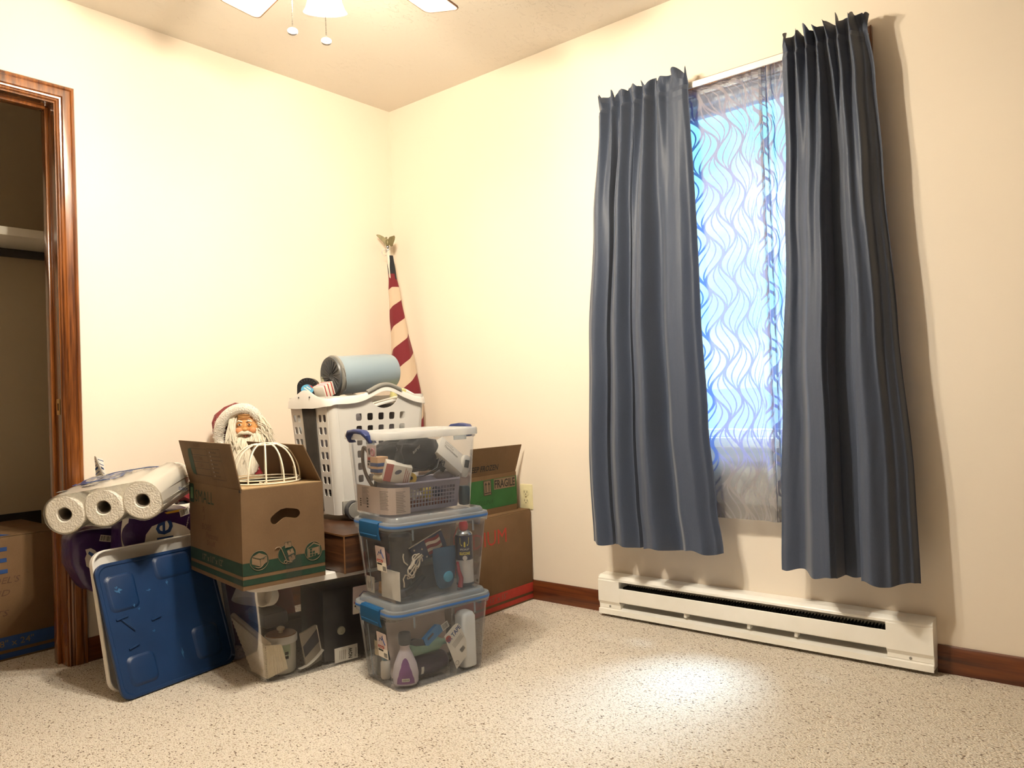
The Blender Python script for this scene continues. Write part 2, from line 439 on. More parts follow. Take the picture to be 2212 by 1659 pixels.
def circ(r, n=24, cx=0, cy=0, sy=1):
    return [(cx + r * math.cos(2 * PI * i / n), cy + r * sy * math.sin(2 * PI * i / n)) for i in range(n)]


def rect(x0, y0, x1, y1):
    return [(x0, y0), (x1, y0), (x1, y1), (x0, y1)]


def at_z(poly, z):
    return [(x, y, z) for x, y in poly]


def fr(o, right, up):
    a = Vector(right).normalized(); b = Vector(up).normalized(); n = a.cross(b).normalized(); b = n.cross(a)
    return Matrix(((a.x, b.x, n.x, o[0]), (a.y, b.y, n.y, o[1]), (a.z, b.z, n.z, o[2]), (0, 0, 0, 1)))


def T(x=0, y=0, z=0): return Matrix.Translation((x, y, z))
def RX(a): return Matrix.Rotation(R(a), 4, 'X')
def RY(a): return Matrix.Rotation(R(a), 4, 'Y')
def RZ(a): return Matrix.Rotation(R(a), 4, 'Z')


def ob(name, g, mat, parent=None, loc=None, rot=None, sharp=40, label=None):
    me = bpy.data.meshes.new(name); me.from_pydata(g.v, [], g.f); me.validate()
    bm = bmesh.new(); bm.from_mesh(me); bmesh.ops.recalc_face_normals(bm, faces=bm.faces); bm.to_mesh(me); bm.free()
    me.materials.append(mat)
    if sharp is not None and len(me.polygons):
        me.polygons.foreach_set('use_smooth', [True] * len(me.polygons)); me.set_sharp_from_angle(angle=R(sharp))
    o = bpy.data.objects.new(name, me); COL.objects.link(o)
    if parent is not None: o.parent = parent
    if loc is not None: o.location = loc
    if rot is not None: o.rotation_euler = tuple(R(a) for a in rot)
    if label: o['label'] = label
    return o


def tag(o, label, cat, group=None):
    o['label'] = label; o['category'] = cat
    if group: o['group'] = group
    return o


def thing(name, label, cat, loc=(0, 0, 0), rotz=0, group=None, rot=None):
    o = bpy.data.objects.new(name, None); COL.objects.link(o); o.empty_display_size = .05
    o.location = loc; o.rotation_euler = (0, 0, R(rotz)) if rot is None else tuple(R(a) for a in rot)
    return tag(o, label, cat, group)


def struct(name, g, mat, sharp=40):
    o = ob(name, g, mat, sharp=sharp); o['kind'] = 'structure'; return o


def curve_mesh(cu):
    o = bpy.data.objects.new('tmp', cu); COL.objects.link(o)
    me = bpy.data.meshes.new_from_object(o.evaluated_get(bpy.context.evaluated_depsgraph_get()))
    vs = [tuple(v.co) for v in me.vertices]; fs = [tuple(p.vertices) for p in me.polygons]
    bpy.data.objects.remove(o); bpy.data.curves.remove(cu); bpy.data.meshes.remove(me)
    return vs, fs


def plate(loops, d):
    """flat plate (thickness d, centred on z=0) from an outer loop and hole loops"""
    cu = bpy.data.curves.new('tmp', 'CURVE'); cu.dimensions = '2D'; cu.fill_mode = 'BOTH'; cu.extrude = d / 2
    for lp in loops:
        sp = cu.splines.new('POLY'); sp.points.add(len(lp) - 1); sp.use_cyclic_u = True
        for p, (x, y) in zip(sp.points, lp): p.co = (x, y, 0, 1)
    return curve_mesh(cu)


def text_mesh(s, w, h, shear=0., bold=0., spacing=1.):
    cu = bpy.data.curves.new('tmp', 'FONT'); cu.body = s; cu.size = 1; cu.resolution_u = 2; cu.shear = shear; cu.offset = bold; cu.space_character = spacing
    vs, fs = curve_mesh(cu)
    xs = [v[0] for v in vs]; ys = [v[1] for v in vs]
    x0, x1, y0, y1 = min(xs), max(xs), min(ys), max(ys)
    sx = w / (x1 - x0); sy = (h / (y1 - y0)) if h else sx
    return [((v[0] - x0) * sx, (v[1] - y0) * sy, 0) for v in vs], fs


def text(parent, s, w, h, m, mat, name='lettering', **kw):
    vs, fs = text_mesh(s, w, h, **kw)
    return ob(name, G().add(vs, fs, m), mat, parent, sharp=None)


def uvrect(o):
    """planar 0..1 UV along the mesh's first two local extents (for print strips)"""
    me = o.data; xs = [v.co for v in me.vertices]
    ext = [max(c[i] for c in xs) - min(c[i] for c in xs) for i in range(3)]
    i, j = sorted(range(3), key=lambda k: -ext[k])[:2]
    mi, mj = min(c[i] for c in xs), min(c[j] for c in xs)
    ul = me.uv_layers.new(name='UVMap')
    for lp in me.loops:
        c = me.vertices[lp.vertex_index].co
        ul.data[lp.index].uv = ((c[i] - mi) / max(ext[i], 1e-6), (c[j] - mj) / max(ext[j], 1e-6))
    return o


def decal(parent, poly, m, mat, name='print', label=None):
    return ob(name, G().flat(poly, m), mat, parent, sharp=None, label=label)


def barcode(parent, m, w, h, name='barcode'):
    """white patch with a row of black bars of real width"""
    ob(name, G().flat(rect(0, 0, w, h), m), PAPER, parent, sharp=None)
    g = G(); x = w * .08; mm = m @ T(0, 0, .0004)
    while x < w * .9:
        b = w * rnd.choice((.02, .03, .05)); g.flat(rect(x, h * .12, min(x + b, w * .92), h * .9), mm); x += b + w * rnd.choice((.025, .04))
    ob(name + '_bars', g, BLACKINK, parent, sharp=None)


class Fr:
    """a frame standing in the room: centre, turn about z, base height"""
    def __init__(s, c, rot, z):
        s.o = Vector((c[0], c[1], z)); s.rot = rot; r = R(rot)
        s.ex = Vector((math.cos(r), math.sin(r), 0)); s.ey = Vector((-math.sin(r), math.cos(r), 0))

    def w(s, u, v, z): return s.o + s.ex * u + s.ey * v + Vector((0, 0, z))
    def thing(s, name, label, cat, u, v, z, extra=0, group=None, rot=None):
        return thing(name, label, cat, s.w(u, v, z), s.rot + extra, group)
    def mat(s, u, v, z): return Matrix.Translation(s.w(u, v, z)) @ RZ(s.rot)
# ================================================================ THE ROOM
H = 2.44
g = G(); g.box((1.3, -1.6, -.05), (4.4, 3.6, .1)); struct('floor', g, CARPET)
g = G(); g.box((1.3, -1.6, H + .05), (4.4, 3.6, .1)); struct('ceiling', g, CEIL)
# left wall with the closet opening
vs, fs = plate([[(0.0, 0), (0.0, H), (-3.3, H), (-3.3, 0), (-2.40, 0), (-2.40, 2.065), (-1.60, 2.065), (-1.60, 0)]], .11)
g = G().add(vs, fs, fr((-.055, 0, 0), (0, 1, 0), (0, 0, 1))); struct('wall_left', g, WALL, None)
# window wall
vs, fs = plate([rect(-.86, 0, 3.46, H), rect(1.43, .70, 2.31, 2.03)], .14)
g = G().add(vs, fs, fr((0, .07, 0), (1, 0, 0), (0, 0, 1))); struct('wall_right', g, WALL, None)
g = G(); g.box((3.405, -1.6, H / 2), (.11, 3.4, H)); struct('wall_near', g, DIM)
g = G(); g.box((1.3, -3.305, H / 2), (4.3, .11, H)); struct('wall_behind', g, TAN)
# closet shell
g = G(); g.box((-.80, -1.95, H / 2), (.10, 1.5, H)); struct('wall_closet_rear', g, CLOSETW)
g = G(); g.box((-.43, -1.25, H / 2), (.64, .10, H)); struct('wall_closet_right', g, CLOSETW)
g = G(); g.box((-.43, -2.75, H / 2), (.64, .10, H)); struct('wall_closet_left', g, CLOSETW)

# closet door frame: casing with three grooves, jamb, stop, strike plate
door = thing('x', 'x', 'x'); door.name = 'door_1'
for k in ('label', 'category'): del door[k]
door['kind'] = 'structure'
prof = [(0, 0), (0, .009), (.003, .012), (.006, .012), (.008, .009), (.011, .013), (.016, .0145), (.019, .012), (.022, .0155), (.040, .0185), (.045, .0185), (.048, .015), (.051, .0185), (.058, .018), (.0625, .013), (.0625, 0)]


def casing(inner, closed):
    rings = []
    for (a, b, sa, sb) in inner:
        rings.append([(d, a + sa * t, b + sb * t) for t, d in prof])
    if closed: rings.append(rings[0])
    return G().loft(rings, not closed, not closed)


g = casing([(-1.619, 0, 1, 0), (-1.619, 2.047, 1, 1), (-2.381, 2.047, -1, 1), (-2.381, 0, -1, 0)], False)
ob('casing', g, TRIM, door, sharp=30)
g = G()
g.box((-.055, -1.612, 1.02), (.118, .022, 2.04)); g.box((-.055, -2.388, 1.02), (.118, .022, 2.04)); g.box((-.055, -2.0, 2.052), (.118, .80, .022))
ob('jamb', g, TRIM, door)
g = G()
g.box((-.072, -1.628, 1.02), (.036, .012, 2.04), .002); g.box((-.072, -2.372, 1.02), (.036, .012, 2.04), .002); g.box((-.072, -2.0, 2.037), (.036, .74, .012), .002)
ob('door_stop', g, TRIM, door)
vs, fs = plate([rr(.028, .058, .004, 3), rect(-.007, -.013, .007, .013)], .0016)
g = G().add(vs, fs, fr((-.022, -1.6242, .935), (1, 0, 0), (0, 0, 1)))
ob('strike_plate', g, BRASS, door)

# baseboards, each a run of moulded board
bprof = [(0, 0), (.0125, 0), (.0125, .066), (.010, .072), (.0085, .080), (.005, .085), (0, .085)]


def base(name, a, b, axis):
    if axis == 'x':
        rings = [[(t, -d, z) for d, z in bprof] for t in (a, b)]
    else:
        rings = [[(d, t, z) for d, z in bprof] for t in (a, b)]
    return struct(name, G().loft(rings, True, True), TRIMH, 30)


base('baseboard_right', .0, 1.255, 'x'); base('baseboard_right_end', 2.484, 3.35, 'x'); base('baseboard_left', -1.556, -.013, 'y')

# ---- window
win = thing('x', 'x', 'x'); win.name = 'window_1'
for k in ('label', 'category'): del win[k]
win['kind'] = 'structure'
rings = []
for (a, b, sa, sb) in [(2.31, .70, 1, -1), (2.31, 2.03, 1, 1), (1.43, 2.03, -1, 1), (1.43, .70, -1, -1)]:
    rings.append([(a + sa * t, -d, b + sb * t) for t, d in prof])
rings.append(rings[0])
ob('casing', G().loft(rings), TRIM, win, sharp=30)
SASH = M('white_sash', '#e9ecee', .4, var=(8, '#e0e4e6'))


def ringframe(x0, x1, z0, z1, wl, wb, wt, y0, y1):
    g = G(); yc, d = (y0 + y1) / 2, y1 - y0
    g.box((x0 + wl / 2, yc, (z0 + z1) / 2), (wl, d, z1 - z0), .002); g.box((x1 - wl / 2, yc, (z0 + z1) / 2), (wl, d, z1 - z0), .002)
    g.box(((x0 + x1) / 2, yc, z0 + wb / 2), (x1 - x0 - 2 * wl, d, wb), .002); g.box(((x0 + x1) / 2, yc, z1 - wt / 2), (x1 - x0 - 2 * wl, d, wt), .002)
    return g


ob('frame', ringframe(1.43, 2.31, .70, 2.03, .03, .03, .025, .02, .13), SASH, win)
lo = ob('sash', ringframe(1.46, 2.28, .730, 2.005, .035, .030, .03, .05, .09), SASH, win)
GLASS = clear('window_glass', '#f2fbff', .015, gloss=.12, rough=.05)
ob('pane', G().box((1.87, .07, 1.37), (.76, .004, 1.24)), GLASS, lo)
ob('sash_lock', G().box((1.87, .042, .752), (.06, .018, .012), .003), SASH, lo)
ob('sill', G().box((1.87, -.006, .693), (.94, .05, .014), .004), TRIMH, win)

# ================================================================ CEILING FAN
FAN = Fr((1.42, -1.49), 0, 0)
fan = FAN.thing('ceiling_fan', 'white ceiling fan with lit bulbs and two bead pull chains under the ceiling', 'ceiling fan', 0, 0, 0)
FW = M('fan_white', '#efece4', .35, var=(8, '#e7e3da'))
g = G(); g.lathe([(.075, 2.44), (.075, 2.425), (.05, 2.395), (.02, 2.39)], 28); ob('canopy', g, FW, fan)
g = G(); g.lathe([(.018, 2.40), (.018, 2.35)], 14); ob('downrod', g, FW, fan)
g = G(); g.lathe([(.03, 2.36), (.09, 2.345), (.118, 2.31), (.12, 2.24), (.10, 2.205), (.06, 2.195)], 32); ob('motor_housing', g, FW, fan)
g = G(); g.lathe([(.055, 2.20), (.058, 2.13), (.045, 2.10)], 26); ob('switch_housing', g, FW, fan)
BLADE = M('blade_laminate', '#efe7d6', .4, var=(6, '#e8dfcc'), stretch=(1, 6, 1))
EDGE = M('blade_edge', '#6b4a30', .5, var=(20, '#5c3f28'))


def blade_outline():
    pts = []
    L0, L1 = .155, .545
    n = 6
    for i in range(n + 1):
        a = R(-90 + 90 * i / n); pts.append((L1 - .022 + .022 * math.cos(a), -.066 + .022 + .022 * math.sin(a)))
    for i in range(n + 1):
        a = R(90 * i / n); pts.append((L1 - .022 + .022 * math.cos(a), .066 - .022 + .022 * math.sin(a)))
    pts += [(.30, .064), (L0 + .015, .055), (L0, .042), (L0, -.042), (L0 + .015, -.055), (.30, -.064)]
    return pts


for k in range(5):
    mm = RZ(171 + 72 * k) @ T(0, 0, 2.155) @ RX(11)
    bl = ob('blade', G().prism(blade_outline(), mm, .005), BLADE, fan)
    po = [(x, y, .0025) for x, y in blade_outline()]
    ob('edge_band', G().tube(po, .0032, 6, True, mm), EDGE, bl)
    g = G(); g.box((.135, 0, .014), (.10, .03, .006), .002, mm); g.box((.19, 0, .009), (.06, .06, .004), .002, mm); ob('blade_iron', g, FW, fan)
g = G(); g.lathe([(.02, 2.105), (.062, 2.10), (.066, 2.085), (.03, 2.07), (.012, 2.055)], 26); kit = ob('light_kit', g, FW, fan)
BULB = emit('lit_bulb', '#fff6e6', LAMP_STRENGTH)
SHADE = clear('frosted_shade_glass', '#fff8ea', .22, hazecol='#fff6e4', gloss=.5)
for k in range(3):
    mm = RZ(20 + 120 * k) @ T(.075, 0, 2.085) @ RY(-38)
    ob('socket', G().lathe([(.018, .0), (.019, -.03), (.015, -.034)], 14, mm), FW, kit)
    b = ob('bulb', G().ball((0, 0, -.066), .028, 14, 8, (1, 1, 1.15), mm), BULB, kit)
    g = G(); g.lathe([(.020, -.022), (.034, -.034), (.044, -.06), (.046, -.085), (.054, -.105), (.060, -.112)], 24, mm, False, False)
    ob('shade', g, SHADE, kit)
PEND = M('pull_disc', '#efebe6', .3, .1, var=(50, '#b9b2ac'))
for (x, y, z1) in ((1.419 - 1.42, -1.583 + 1.49, 1.842), (1.483 - 1.42, -1.530 + 1.49, 1.814)):
    g = G(); z = 2.11
    while z > z1 + .012:
        g.ball((x, y, z), .0018, 5, 3); z -= .0042
    ch = ob('pull_chain', g, CHROME, fan)
    mm = T(x, y, z1) @ fr((0, 0, 0), (.59, .806, 0), (-.36, .26, .90))
    g = G(); g.lathe([(.0095, -.003), (.0125, -.0022), (.0125, .0022), (.0095, .0032)], 18, mm); g.lathe([(.004, .003), (.004, .0042)], 10, mm)
    ob('pendant', g, PEND, ch)

# ================================================================ CURTAINS
CUR = clothmat('slate_blue_satin', '#384154', '#3f495d', rough=.55, sheen=.25)


def pw(pts, x):
    for (a, b), (c, d) in zip(pts, pts[1:]):
        if x <= c:
            t = (x - a) / (c - a); t = max(0, min(1, t)); t = t * t * (3 - 2 * t); return b + (d - b) * t
    return pts[-1][1]


def curtain(name, label, edges_l, edges_r, ytop, ybot, topfolds, botfolds, ztop, zbot, seed, nu=150, nv=90):
    """edges_*: [(z, x)] outlines; folds: [(u, depth)] profiles across the cloth, positive = towards the room"""
    root = thing(name, label, 'curtain', ((edges_l[0][1] + edges_r[0][1]) / 2, ytop, zbot))
    ox, oy, oz = root.location
    rod_z = 2.048

    def f(u, v):
        # v 0 bottom .. 1 top
        z = zbot + (ztop - zbot) * v
        d = 1 - v
        wt = math.exp(-((ztop - z) / .40))
        dt = pw(topfolds, u); db = pw(botfolds, u)
        amp = .55 + .45 * min(1, (ztop - z) / .5)
        y = (ytop + (ybot - ytop) * (d ** .8)) - (dt * wt * 1.65 + db * (1 - wt) * amp * 1.75)
        # crease into the rod pocket
        k = math.exp(-((z - rod_z) / .014) ** 2)
        y += .009 * k
        y += k * .45 * dt * wt
        k2 = math.exp(-((z - rod_z + .045) / .006) ** 2) + .8 * math.exp(-((z - (zbot + .072)) / .005) ** 2)
        y += .0035 * k2
        y = min(y, -.094)
        xl, xr = pw(edges_l, z), pw(edges_r, z)
        sway = .004 * math.sin(9 * u + 3 * z + seed) * (1 - wt)
        x = xl + (xr - xl) * u + sway
        if z > rod_z + .01:        # ruffled heading flares and its edge wanders
            t = (z - rod_z - .01) / (ztop - rod_z - .01)
            y -= t * .015 * math.sin(50 * u + seed) + t * .007 * math.sin(83 * u + 2 * seed)
            x += t * .008 * math.sin(39 * u + seed * 1.7)
            z += t * (.020 * abs(math.sin(25 * u + seed)) ** .6 + .006 * math.sin(67 * u + seed * 3))
        if v < .03:
            z += .006 * math.sin(24 * u + seed) * (1 - v / .03)
            z += (.03 - v) / .03 * -.25 * (ybot - y - .02) * 0
        y += .0012 * noise.noise(Vector((u * 30, z * 9, seed)))
        return (x - ox, y - oy, z - oz)
    ob('drape', G().grid(f, nu, nv), CUR, root, sharp=None)
    return root


top_l = [(0, .0), (.06, .018), (.12, -.012), (.18, .014), (.24, -.016), (.31, .016), (.37, -.014), (.44, .018), (.50, -.012), (.57, .020), (.63, -.016), (.70, .012), (.76, -.010), (.86, .006), (.95, .010), (1, .0)]
bot_l = [(0, -.006), (.03, .014), (.10, .030), (.185, .008), (.205, -.040), (.235, .018), (.32, .034), (.40, .004), (.425, -.052), (.455, .020), (.56, .034), (.68, -.018), (.76, .006), (.88, .010), (.96, -.006), (1, -.016)]
curtain('curtain', 'slate blue curtain panel hanging left of the window, nearer the room corner', [(.319, 1.290), (.6, 1.283), (1.1, 1.302), (1.6, 1.336), (2.0, 1.372), (2.10, 1.378)],
        [(.326, 1.834), (.5, 1.812), (.8, 1.788), (1.2, 1.772), (1.7, 1.770), (2.08, 1.764)], -.115, -.140, top_l, bot_l, 2.085, .322, 1.3)
top_r = [(0, .004), (.07, .012), (.12, -.014), (.19, .018), (.26, -.012), (.32, .018), (.38, -.016), (.45, .014), (.50, -.016), (.57, .018), (.63, -.014), (.70, .018), (.77, -.016), (.84, .018), (.92, -.006), (1, -.03)]
bot_r = [(0, -.020), (.05, -.014), (.16, -.022), (.30, .022), (.43, .030), (.465, .018), (.49, -.045), (.56, -.052), (.63, -.044), (.655, .020), (.74, .034), (.84, .020), (.90, .004), (.96, -.008), (1, -.022)]
curtain('curtain', 'slate blue curtain panel hanging right of the window, above the heater end', [(.300, 2.040), (.5, 2.046), (.9, 2.060), (1.4, 2.090), (1.8, 2.112), (2.09, 2.116)],
        [(.290, 2.462), (.6, 2.458), (1.1, 2.434), (1.6, 2.412), (1.9, 2.398), (2.09, 2.378)], -.115, -.140, top_r, bot_r, 2.085, .292, 4.1)

rod = thing('curtain_rod', 'flat white lock-seam rod carrying the blue curtains across the window', 'curtain rod', (1.88, -.082, 2.048))
g = G(); g.box((-.12, 0, 0), (.80, .008, .024), .0035); ob('outer_tube', g, WHITEM, rod)
g = G(); g.box((.36, 0, 0), (.24, .0065, .021), .003); ob('inner_tube', g, WHITEM, rod)
for s, x in ((-1, -.52), (1, .475)):
    ob('return', G().box((x, .040, 0), (.008, .082, .022), .003), WHITEM, rod)
    ob('bracket', G().box((x, .064, 0), (.02, .03, .034), .002), WHITEM, rod)
rod2 = thing('sheer_rod', 'slim inner rod behind the curtains carrying the leaf sheer', 'curtain rod', (1.87, -.040, 2.027))
ob('tube', G().box((0, 0, 0), (.93, .006, .014), .002), WHITEM, rod2)
for x in (-.465, .465): ob('return', G().box((x, .019, 0), (.006, .038, .014), .002), WHITEM, rod2)

SHEER = sheermat()


def sheer(name, label, x0, x1, zt, zb, y0, folds, gather, seed, nu=120, nv=60):
    root = thing(name, label, 'sheer curtain', ((x0 + x1) / 2, y0, zb)); ox, oy, oz = root.location
    g = G(); uvs = []

    def f(u, v):
        z = zb + (zt - zb) * v
        y = y0 - pw(folds, u) * (.6 + .4 * (1 - v))
        tp = math.exp(-(zt - z) / .09)
        y += tp * .006 * math.sin(75 * u + seed) + .002 * math.sin(31 * u + seed)
        x = x0 + (x1 - x0) * pw(gather, u) + tp * .004 * math.sin(61 * u)
        if z > 2.03: y += .004
        return (x - ox, y - oy, z - oz)
    g.grid(f, nu, nv); o = ob('cloth', g, SHEER, root, sharp=None)
    ul = o.data.uv_layers.new(name='UVMap')
    for lp in o.data.loops:
        i = lp.vertex_index; u, v = (i % (nu + 1)) / nu, (i // (nu + 1)) / nv
        tpz = v * (zt - zb)
        ul.data[lp.index].uv = (u * (x1 - x0) * 1.10 * (1 + .35 * math.exp(-(zt - zb - tpz) / .05)), tpz)
    hem = G(); pts = [f(i / 40, 0) for i in range(41)]
    hem.grid(lambda u, v: (lambda p: (p[0], p[1] + .002, p[2] + .055 * v))(f(u, 0)), 60, 2)
    ob('hem', hem, HEM, root, sharp=None)
    return root


HEM = clear('sheer_hem', '#e8e4e0', .5, hazecol='#a59f9a', gloss=.1)
sheer('sheer_curtain', 'grey leaf-patterned sheer panel glowing between the two blue curtains', 1.40, 2.035, 2.044, .442, -.060,
      [(0, .0), (.1, .006), (.2, -.004), (.35, .004), (.5, .0), (.62, .004), (.75, -.002), (.86, .004), (.93, .014), (.955, -.012), (.98, .014), (1, -.012)],
      [(0, 0), (.90, .925), (.94, .975), (.965, .955), (1, 1)], 1.0)
sheer('sheer_curtain', 'grey leaf-patterned sheer panel mostly hidden behind the right blue curtain', 2.028, 2.34, 2.044, .442, -.066,
      [(0, -.012), (.04, .014), (.08, -.010), (.14, .012), (.22, -.008), (.4, .01), (.6, -.006), (.8, .008), (1, 0)],
      [(0, .0), (.05, .03), (.09, .02), (.16, .09), (1, 1)], 2.2)

# ================================================================ BASEBOARD HEATER
heat = thing('baseboard_heater', 'white electric baseboard heater along the wall under the window', 'heater', (1.867, 0, 0))
X0, X1 = 1.254 - 1.867, 2.484 - 1.867


def xprism(poly, a, b):
    return G().loft([[(a, y, z) for y, z in poly], [(b, y, z) for y, z in poly]], True, True)


ob('back_plate', xprism([(0, .012), (-.004, .012), (-.004, .168), (0, .168)], X0, X1), WHITEM, heat)
ob('hood', xprism([(-.003, .1700), (-.048, .1680), (-.060, .1590), (-.062, .1560), (-.0620, .1475), (-.0605, .1475), (-.0605, .1545), (-.047, .1655), (-.003, .1675)], X0, X1), WHITEM, heat, sharp=25)
ob('front_cover', xprism([(-.060, .1205), (-.0625, .122), (-.0645, .120), (-.0645, .068), (-.060, .064), (-.058, .064), (-.062, .070), (-.062, .118)], X0 + .098, X1 - .135), WHITEM, heat, sharp=25)
ob('base_tray', xprism([(-.004, .052), (-.040, .040), (-.055, .034), (-.0660, .032), (-.0670, .012), (-.0655, .012), (-.0645, .0305), (-.054, .0325), (-.039, .038), (-.004, .049)], X0, X1), WHITEM, heat, sharp=25)
g = G(); n = 90
for i in range(n):
    x = X0 + .11 + (X1 - X0 - .26) * i / (n - 1); g.box((x, -.030, .100), (.0012, .045, .052))
o = ob('fins', g, DARKIN, heat); o['kind'] = 'stuff'
ob('element', G().tube([(X0 + .1, -.03, .1), (X1 - .14, -.03, .1)], .008, 10), DARKIN, heat)
cap = [(-.004, .150), (-.0615, .150), (-.0650, .147), (-.0655, .064), (-.0560, .050), (-.0560, .036), (-.004, .036)]
for a, b in ((X0 - .001, X0 + .098), (X1 - .135, X1 + .001)):
    c = ob('end_cap', xprism(cap, a, b), WHITEM, heat, sharp=25)
    ob('screw', G().lathe([(.0045, -.001), (.0045, .001), (.003, .002)], 12, T((a + b) / 2, -.0565, .0425) @ RX(90)), GREYP, c)
for x in (X0, X1): ob('end_plate', G().box((x + (.001 if x < 0 else -.001), -.030, .092), (.003, .058, .148), .001), WHITEM, heat)
for x in (-.23, .19, .02):
    ob('support_clip', G().box((x, -.040, .056), (.012, .03, .020), .002), WHITEM, heat)

# ================================================================ WALL OUTLET
outl = thing('wall_outlet', 'cream duplex wall outlet just right of the stacked cartons', 'outlet', (.840, 0, .457))
IV = M('ivory_plastic', '#e3dab0', .35, var=(40, '#dcd2a8'))
g = G(); g.loft([at_z(rr(.070, .114, .004), 0), at_z(rr(.070, .114, .004), .003), at_z(rr(.064, .108, .004), .0055)], True, True, m=fr((0, 0, 0), (1, 0, 0), (0, 0, 1))); ob('plate', g, IV, outl)
for z in (.0195, -.0195):
    mm = fr((0, -.0055, z), (1, 0, 0), (0, 0, 1))
    rec = ob('receptacle', G().prism(rr(.034, .028, .010), mm, .002), IV, outl)
    g = G()
    for a in (rect(-.0085, -.001, -.0062, .008), rect(.0062, -.001, .0085, .007), circ(.0026, 10, 0, -.007)): g.flat(a, mm @ T(0, 0, .0022))
    ob('slots', g, BLACKINK, rec, sharp=None)
ob('screw', G().lathe([(.003, 0), (.003, .0015)], 10, fr((0, -.0055, 0), (1, 0, 0), (0, 0, 1))), BRASS, outl)

# ================================================================ CLOSET CONTENTS
sh = thing('closet_shelf', 'white wooden shelf high across the dim closet', 'shelf', (-.60, -1.95, 1.648))
ob('board', G().box((0, 0, 0), (.296, 1.30, .034), .002), WHITEM, sh)
ob('under_shelf_shade', G().box((-.14, 0, -.035), (.018, 1.30, .035), .002), DGREY, sh)  # added dark strip, stands in for the shadow under the shelf
lc = thing('moving_carton', 'large brown moving carton with blue print standing in the dim closet', 'carton', (-.50, -1.830, 0))
ob('body', G().box((0, 0, .229), (.45, .60, .458), .004), CARD2, lc)
ob('flap', G().box((.112, 0, .4605), (.224, .60, .004), .001), CARD2, lc); ob('flap', G().box((-.114, 0, .4605), (.222, .60, .004), .001), CARD2, lc)
mm = fr((.2256, 0, 0), (0, 1, 0), (0, 0, 1))
text(lc, 'LARGE', .385, .100, mm @ T(-.276, .322, .0004), BLUEINK, bold=.01)
decal(lc, rect(-.30, .040, .30, .088), mm @ T(0, 0, .0004), BLUEINK, 'stripe'); decal(lc, rect(-.30, .008, .30, .028), mm @ T(0, 0, .0004), BLUEINK, 'stripe')
text(lc, '18" x 18" x 24"', .21, .024, mm @ T(-.02, .052, .0008), TANINK)
text(lc, "MODEL'S", .150, .024, mm @ T(.000, .285, .0004), PENINK, 'handwriting', shear=.3)
text(lc, 'AND', .09, .022, mm @ T(.025, .240, .0004), PENINK, 'handwriting', shear=.3)
text(lc, 'KITS', .08, .022, mm @ T(.030, .165, .0004), PENINK, 'handwriting', shear=.3)
decal(lc, [(.02, -.30), (.225, -.30), (.225, .12), (.16, .10), (.02, .07)], T(0, 0, .4634), BLUEINK, 'printed_flap_panel')
bb = thing('black_board', 'thin black board standing behind the carton against the closet wall', 'board', (-.738, -1.80, 0))
ob('panel', G().box((0, 0, .245), (.014, .70, .490), .002), BLACK, bb)
# ================================================================ CLEAR BINS
FC = Fr((1.117, -.923), -11, 0.0)
FB = Fr((1.117, -.917), -11, .2725)
FA = Fr((1.103, -.937), -11, .5445)
FT = Fr((.655, -1.036), -11, 0.0)
UV_ = fr


def tilt_u(u):      # plane facing +u (towards the room): x along v, y up
    return fr((u, 0, 0), (0, 1, 0), (0, 0, 1))


def tilt_v(v):      # plane facing -v: x along u, y up
    return fr((0, v, 0), (1, 0, 0), (0, 0, 1))


PINK = M('sticker_pink', '#cfc0bd', .6, var=(25, '#c4b3b2'))
STRED = M('sticker_red', '#b03a33', .6, var=(30, '#a8342e'))


def sticker(parent, m, w, h):
    s = ob('sticker', G().flat(rr(w, h, .004, 3, w / 2, h / 2), m), PINK, parent, sharp=None)
    m2 = m @ T(0, 0, .0003)
    ob('label_patch', G().flat(rect(0, 0, w * .96, h * .36), m2 @ T(w * .02, h * .02, 0)), PAPER, s, sharp=None)
    ob('logo_oval', G().flat(rr(w * .62, h * .11, h * .05, 4, w * .36, h * .42), m2 @ T(0, 0, .0003)), STRED, s, sharp=None)
    text(s, 'Sterilite', w * .46, h * .055, m2 @ T(w * .13, h * .395, .0007), PAPER, bold=.02)
    ob('black_bar', G().flat(rect(w * .06, h * .26, w * .56, h * .33), m2 @ T(0, 0, .0004)), BLACKINK, s, sharp=None)
    g = G()
    for i in range(7): g.flat(rect(w * (.58 + .05 * i), h * .05, w * (.60 + .05 * i + .008 * (i % 3)), h * .23), m2 @ T(0, 0, .0004))
    ob('barcode_bars', g, BLACKINK, s, sharp=None)
    ob('sketch_lines', G().tube([(w * .2, h * .62, 0), (w * .35, h * .78, 0), (w * .5, h * .70, 0), (w * .62, h * .9, 0)], .0012, 4, m=m2).tube([(w * .55, h * .85, 0), (w * .72, h * .62, 0), (w * .8, h * .55, 0)], .0016, 4, m=m2), BLUEINK, s)


